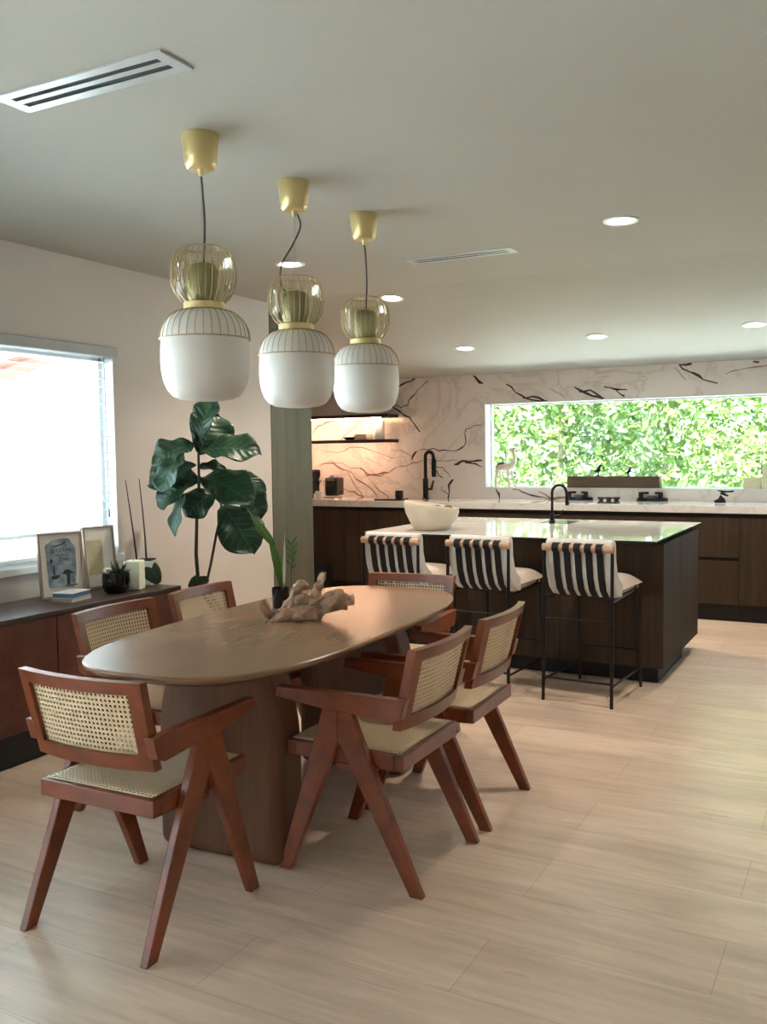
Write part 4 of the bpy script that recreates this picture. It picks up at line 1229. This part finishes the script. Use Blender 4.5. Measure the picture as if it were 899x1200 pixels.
# shelves with led, wall cabinet
YSH = 8.40
xr = at_y(454, 488, YSH).x; z1 = at_y(430, 487, YSH).z; z2 = at_y(430, 516, YSH).z
XL = -5.66
sh1 = thing('wall_shelf', 'upper dark wall shelf with a glowing LED strip underneath', 'shelf', ((XL+xr)/2, 8.5, z1))
MB().box((XL, YSH, z1-.022), (xr, YW-.002, z1+.012)).build('board', 'kitchen', sh1, bevel=.002)
MB().box((XL, YSH+.004, z1-.034), (xr-.09, YSH+.030, z1-.0225)).build('led_strip', 'led', sh1, smooth=0)
sh2 = thing('wall_shelf', 'lower dark wall shelf holding the white jar', 'shelf', ((XL+xr)/2, 8.5, z2))
MB().box((XL, YSH+.012, z2-.004), (xr, YW-.002, z2+.008)).box((XL, YSH, z2-.026), (xr, YSH+.012, z2+.008)).box((xr-.012, YSH+.012, z2-.026), (xr, YW-.002, z2-.004)).build('board', 'kitchen', sh2, bevel=.002)
MB().box((XL, YSH+.016, z2-.014), (xr-.09, YSH+.05, z2-.0045)).build('led_strip', 'ledsoft', sh2, smooth=0)
wc = thing('wall_cabinet', 'grey stone-fronted wall cabinet above the glowing shelf', 'cabinet', ((XL+xr)/2, 8.5, z1+.012))
xc = at_y(446, 470, YSH).x
MB().box((XL, YSH+.03, z1+.0125), (xc, YW-.002, slope_z(YSH)-.006-.03)).build('body', 'greystone', wc, smooth=0)
for a, b_ in ((XL, (XL+xc)/2-.001), ((XL+xc)/2+.001, xc)):
    MB().box((a, YSH+.008, z1+.0135), (b_, YSH+.0295, slope_z(YSH)-.008-.03)).build('door', 'greystone', wc, bevel=.001)
zs2 = z2+.0083
p = at_y(444, 515, 8.5); 
o = thing('jar', 'tall white cylindrical jar at the right end of the lower shelf', 'jar', (p.x, 8.5, zs2))
MB().lathe([(0, 0), (.058, 0), (.060, .004), (.060, .19), (.056, .196), (.05, .19), (.05, .02), (0, .02)], 32).build('body', 'white', o, local=True)
MB().lathe([(0, .186), (.049, .186), (.049, .194), (0, .194)], 24).build('lid', 'cream', o, local=True)
bx = [(at_y(414, 515, 8.5).x, .11), (at_y(428, 515, 8.5).x, .12)]
p = at_y(427, 515, 8.5)
zz = zs2
for k, (w, h, mt, lab) in enumerate(((.15, .018, 'coffee', 'dark book at the bottom of the pile on the lower shelf'), (.13, .022, 'bark', 'brown book in the pile on the lower shelf, above the dark one'), (.14, .016, 'paper', 'pale thin book topping the pile on the lower shelf'))):
    o = thing('book', lab, 'book', (p.x, 8.5, zz), 0, 'books piled on the lower shelf')
    MB().box((-w/2+.003, -.085, .002), (w/2-.002, .085, h-.002)).build('pages', 'paper', o, local=True)
    MB().box((-w/2, -.088, 0), (w/2, .088, .002)).box((-w/2, -.088, h-.002), (w/2, .088, h)).box((-w/2, -.088, .002), (-w/2+.003, .088, h-.002)).build('cover', mt, o, local=True)
    zz += h+.0004
p = at_y(410, 515, 8.5)
o = thing('bowl', 'low dark dish on the lower shelf left of the books', 'bowl', (p.x, 8.5, zs2))
MB().lathe([(0, 0), (.04, 0), (.075, .028), (.073, .03), (.04, .006), (0, .005)], 28).build('shell', 'coffee', o, local=True)
# small black box on the kitchen floor
p = at_y(378, 690, 7.85)
o = thing('waste_bin', 'small black bin on the floor beside the tall wood panel', 'bin', (p.x, 7.85, 0))
t = at_y(378, 663, 7.85)
MB().box((p.x-.066, 7.78, 0), (p.x+.066, 7.92, t.z-.012)).build('body', 'black', o, bevel=.008)
MB().box((p.x-.07, 7.776, t.z-.0118), (p.x+.07, 7.924, t.z)).build('lid', 'black', o, bevel=.003)

# ------------------------------------------------------------------ bar stools (local +y towards the island)
def make_stool():
    o = thing('bar_stool', 'x', 'bar stool', (0, 0, 0), 0, 'bar stools along the island')
    hx = .200
    outer = [(-.230, .934), (-.250, .927), (-.258, .90), (-.254, .80), (-.238, .72), (-.205, .645), (-.150, .602), (-.08, .586)]
    inner = [(-.08, .68), (-.125, .705), (-.165, .745), (-.190, .82), (-.196, .90), (-.204, .930)]
    poly = outer+inner
    MB().prism([(y, z) for y, z in poly], -hx, hx, 'x').build('backrest', 'fabricback', o, local=True, bevel=.014, seg=3)
    # seat cushion with crowned top
    mb = MB(); nu, nv = 14, 14
    def top(u, v):
        x = (u-.5)*2; y = v
        ex = math.copysign(abs(x)**.9, x)
        return Vector((ex*.205*(1-.04*v), -.165+.465*v, .640+.062*(1-abs(x)**5)*(1-abs(2*v-1)**5)**.5-.012*max(0, v-.6)))
    def bot(u, v):
        p_ = top(u, v); return Vector((p_.x*.97, p_.y,   .640-.054*(1-abs((u-.5)*2)**6)*(1-abs(2*v-1)**6)))
    mb.grid(top, nu, nv); mb.grid(bot, nu, nv)
    mb.build('seat', 'fabric', o, local=True, smooth=80)
    # cream side band at the back edges
    MB().tube([(-.208, -.266, .884), (.208, -.266, .884)], .0215, 20).build('dowel', 'dowel', o, local=True, smooth=50)
    off = .005
    for k in range(5):
        xc = -.128+.064*k; w = .019; mb = MB()
        path = [(-.236, .9075), (-.252, .9095), (-.266, .9105), (-.283, .905), (-.2925, .886), (-.284, .866), (-.268, .856)] + [(y-off, z) for y, z in ((-.254, .80), (-.238, .72), (-.205, .643), (-.150, .598), (-.08, .580))]
        t = .0025; vs = []; fs = []
        for i, (y, z) in enumerate(path):
            a = Vector(path[max(i-1, 0)]); b_ = Vector(path[min(i+1, len(path)-1)]); d = (b_-a).normalized(); nn = Vector((-d.y, d.x))
            for s in (-1, 1):
                q_ = Vector((y, z))+nn*t*s
                vs += [(xc-w, q_.x, q_.y), (xc+w, q_.x, q_.y)]
        for i in range(len(path)-1):
            a = i*4; b2 = a+4
            fs += [(a, a+1, b2+1, b2), (a+2, b2+2, b2+3, a+3), (a, b2, b2+2, a+2), (a+1, a+3, b2+3, b2+1)]
        fs += [(0, 2, 3, 1), ((len(path)-1)*4, (len(path)-1)*4+1, (len(path)-1)*4+3, (len(path)-1)*4+2)]
        mb.add(vs, fs).build('strap', 'strap', o, local=True)
    for s in (-1, 1):
        MB().tube([(s*.202, -.282, 0), (s*.200, -.272, .45), (s*.199, -.267, .875)], [.0095, .011, .0095], 12).build('leg', 'blackmetal', o, local=True)
        MB().tube([(s*.192, .282, 0), (s*.180, .215, .63)], [.009, .0125], 12).build('leg', 'blackmetal', o, local=True)
        MB().tube([(s*.201, -.277, .12), (s*.189, .268, .12)], .007, 10).build('rung', 'blackmetal', o, local=True)
        MB().tube([(s*.199, -.27, .592), (s*.180, .218, .605)], .0085, 10).build('seat_rail', 'blackmetal', o, local=True)
        MB().lathe([(0, -.014), (.014, -.014), (.014, .014), (0, .014)], 14, (s*.180, .218, .628)).build('leg_cap', 'dowel', o, local=True)
    MB().tube([(-.201, -.272, .478), (.201, -.272, .478)], .006, 10).build('rung', 'blackmetal', o, local=True)
    MB().tube([(-.201, -.279, .135), (.201, -.279, .135)], .007, 10).build('rung', 'blackmetal', o, local=True)
    MB().tube([(-.188, .258, .23), (.188, .258, .23)], .007, 10).build('rung', 'blackmetal', o, local=True)
    return o


st = make_stool()
SR = math.radians(-4.5)
for i, (x, y, r, lab) in enumerate(((-1.452, 5.322, SR, 'striped-back bar stool at the right end of the island row, wholly visible'), (-2.062, 5.332, SR*.9, 'striped-back bar stool in the middle of the island row'), (-2.655, 5.345, SR*.8, 'striped-back bar stool at the left of the row, before the cream bowl'))):
    s = st if i == 0 else copy_tree(st)
    s.location = (x, y, 0); s.rotation_euler = (0, 0, r); s['label'] = lab

# ------------------------------------------------------------------ light
wd = D.worlds.new('sky'); SC.world = wd; wd.use_nodes = True
nt = wd.node_tree; nt.nodes.clear()
bg = nt.nodes.new('ShaderNodeBackground'); wo = nt.nodes.new('ShaderNodeOutputWorld'); nt.links.new(bg.outputs[0], wo.inputs[0])
bg.inputs[0].default_value = (.66, .84, 1, 1); bg.inputs[1].default_value = 2.2
sl = D.lights.new('sun', 'SUN'); sl.energy = 22; sl.angle = math.radians(.6); sl.color = (1, .98, .94)
so = D.objects.new('sun', sl); COL.objects.link(so)
so.rotation_euler = Vector((.36, -.50, 1.0)).normalized().to_track_quat('Z', 'Y').to_euler()
so.location = (-10, 5, 15)


def portal(name, loc, rot, sx, sy):
    l = D.lights.new(name, 'AREA'); l.shape = 'RECTANGLE'; l.size = sx; l.size_y = sy; l.cycles.is_portal = True
    ob = D.objects.new(name, l); COL.objects.link(ob); ob.location = loc; ob.rotation_euler = rot


portal('portal_left', (WX-.16, (W1[0]+W1[1])/2, (W1[2]+W1[3])/2), (0, -PI/2, 0), W1[3]-W1[2], W1[1]-W1[0])
portal('portal_kitchen', ((W2[0]+W2[1])/2, YW+.195, (W2[2]+W2[3])/2), (-PI/2, 0, 0), W2[1]-W2[0], W2[3]-W2[2])

portal('portal_added_door', (WX-.16, (W4[0]+W4[1])/2, (W4[2]+W4[3])/2), (0, -PI/2, 0), W4[3]-W4[2], W4[1]-W4[0])

SC.view_settings.view_transform = 'Standard'; SC.view_settings.look = 'None'
SC.view_settings.gamma = 1; SC.view_settings.use_curve_mapping = False
SC.view_settings.exposure = 2.0
SC.cycles.use_denoising = True
SC.cycles.max_bounces = 10; SC.cycles.diffuse_bounces = 6; SC.cycles.glossy_bounces = 5; SC.cycles.transparent_max_bounces = 24; SC.cycles.transmission_bounces = 6
SC.cycles.sample_clamp_indirect = 6
SC.cycles.blur_glossy = .3; SC.cycles.caustics_reflective = True; SC.cycles.caustics_refractive = False
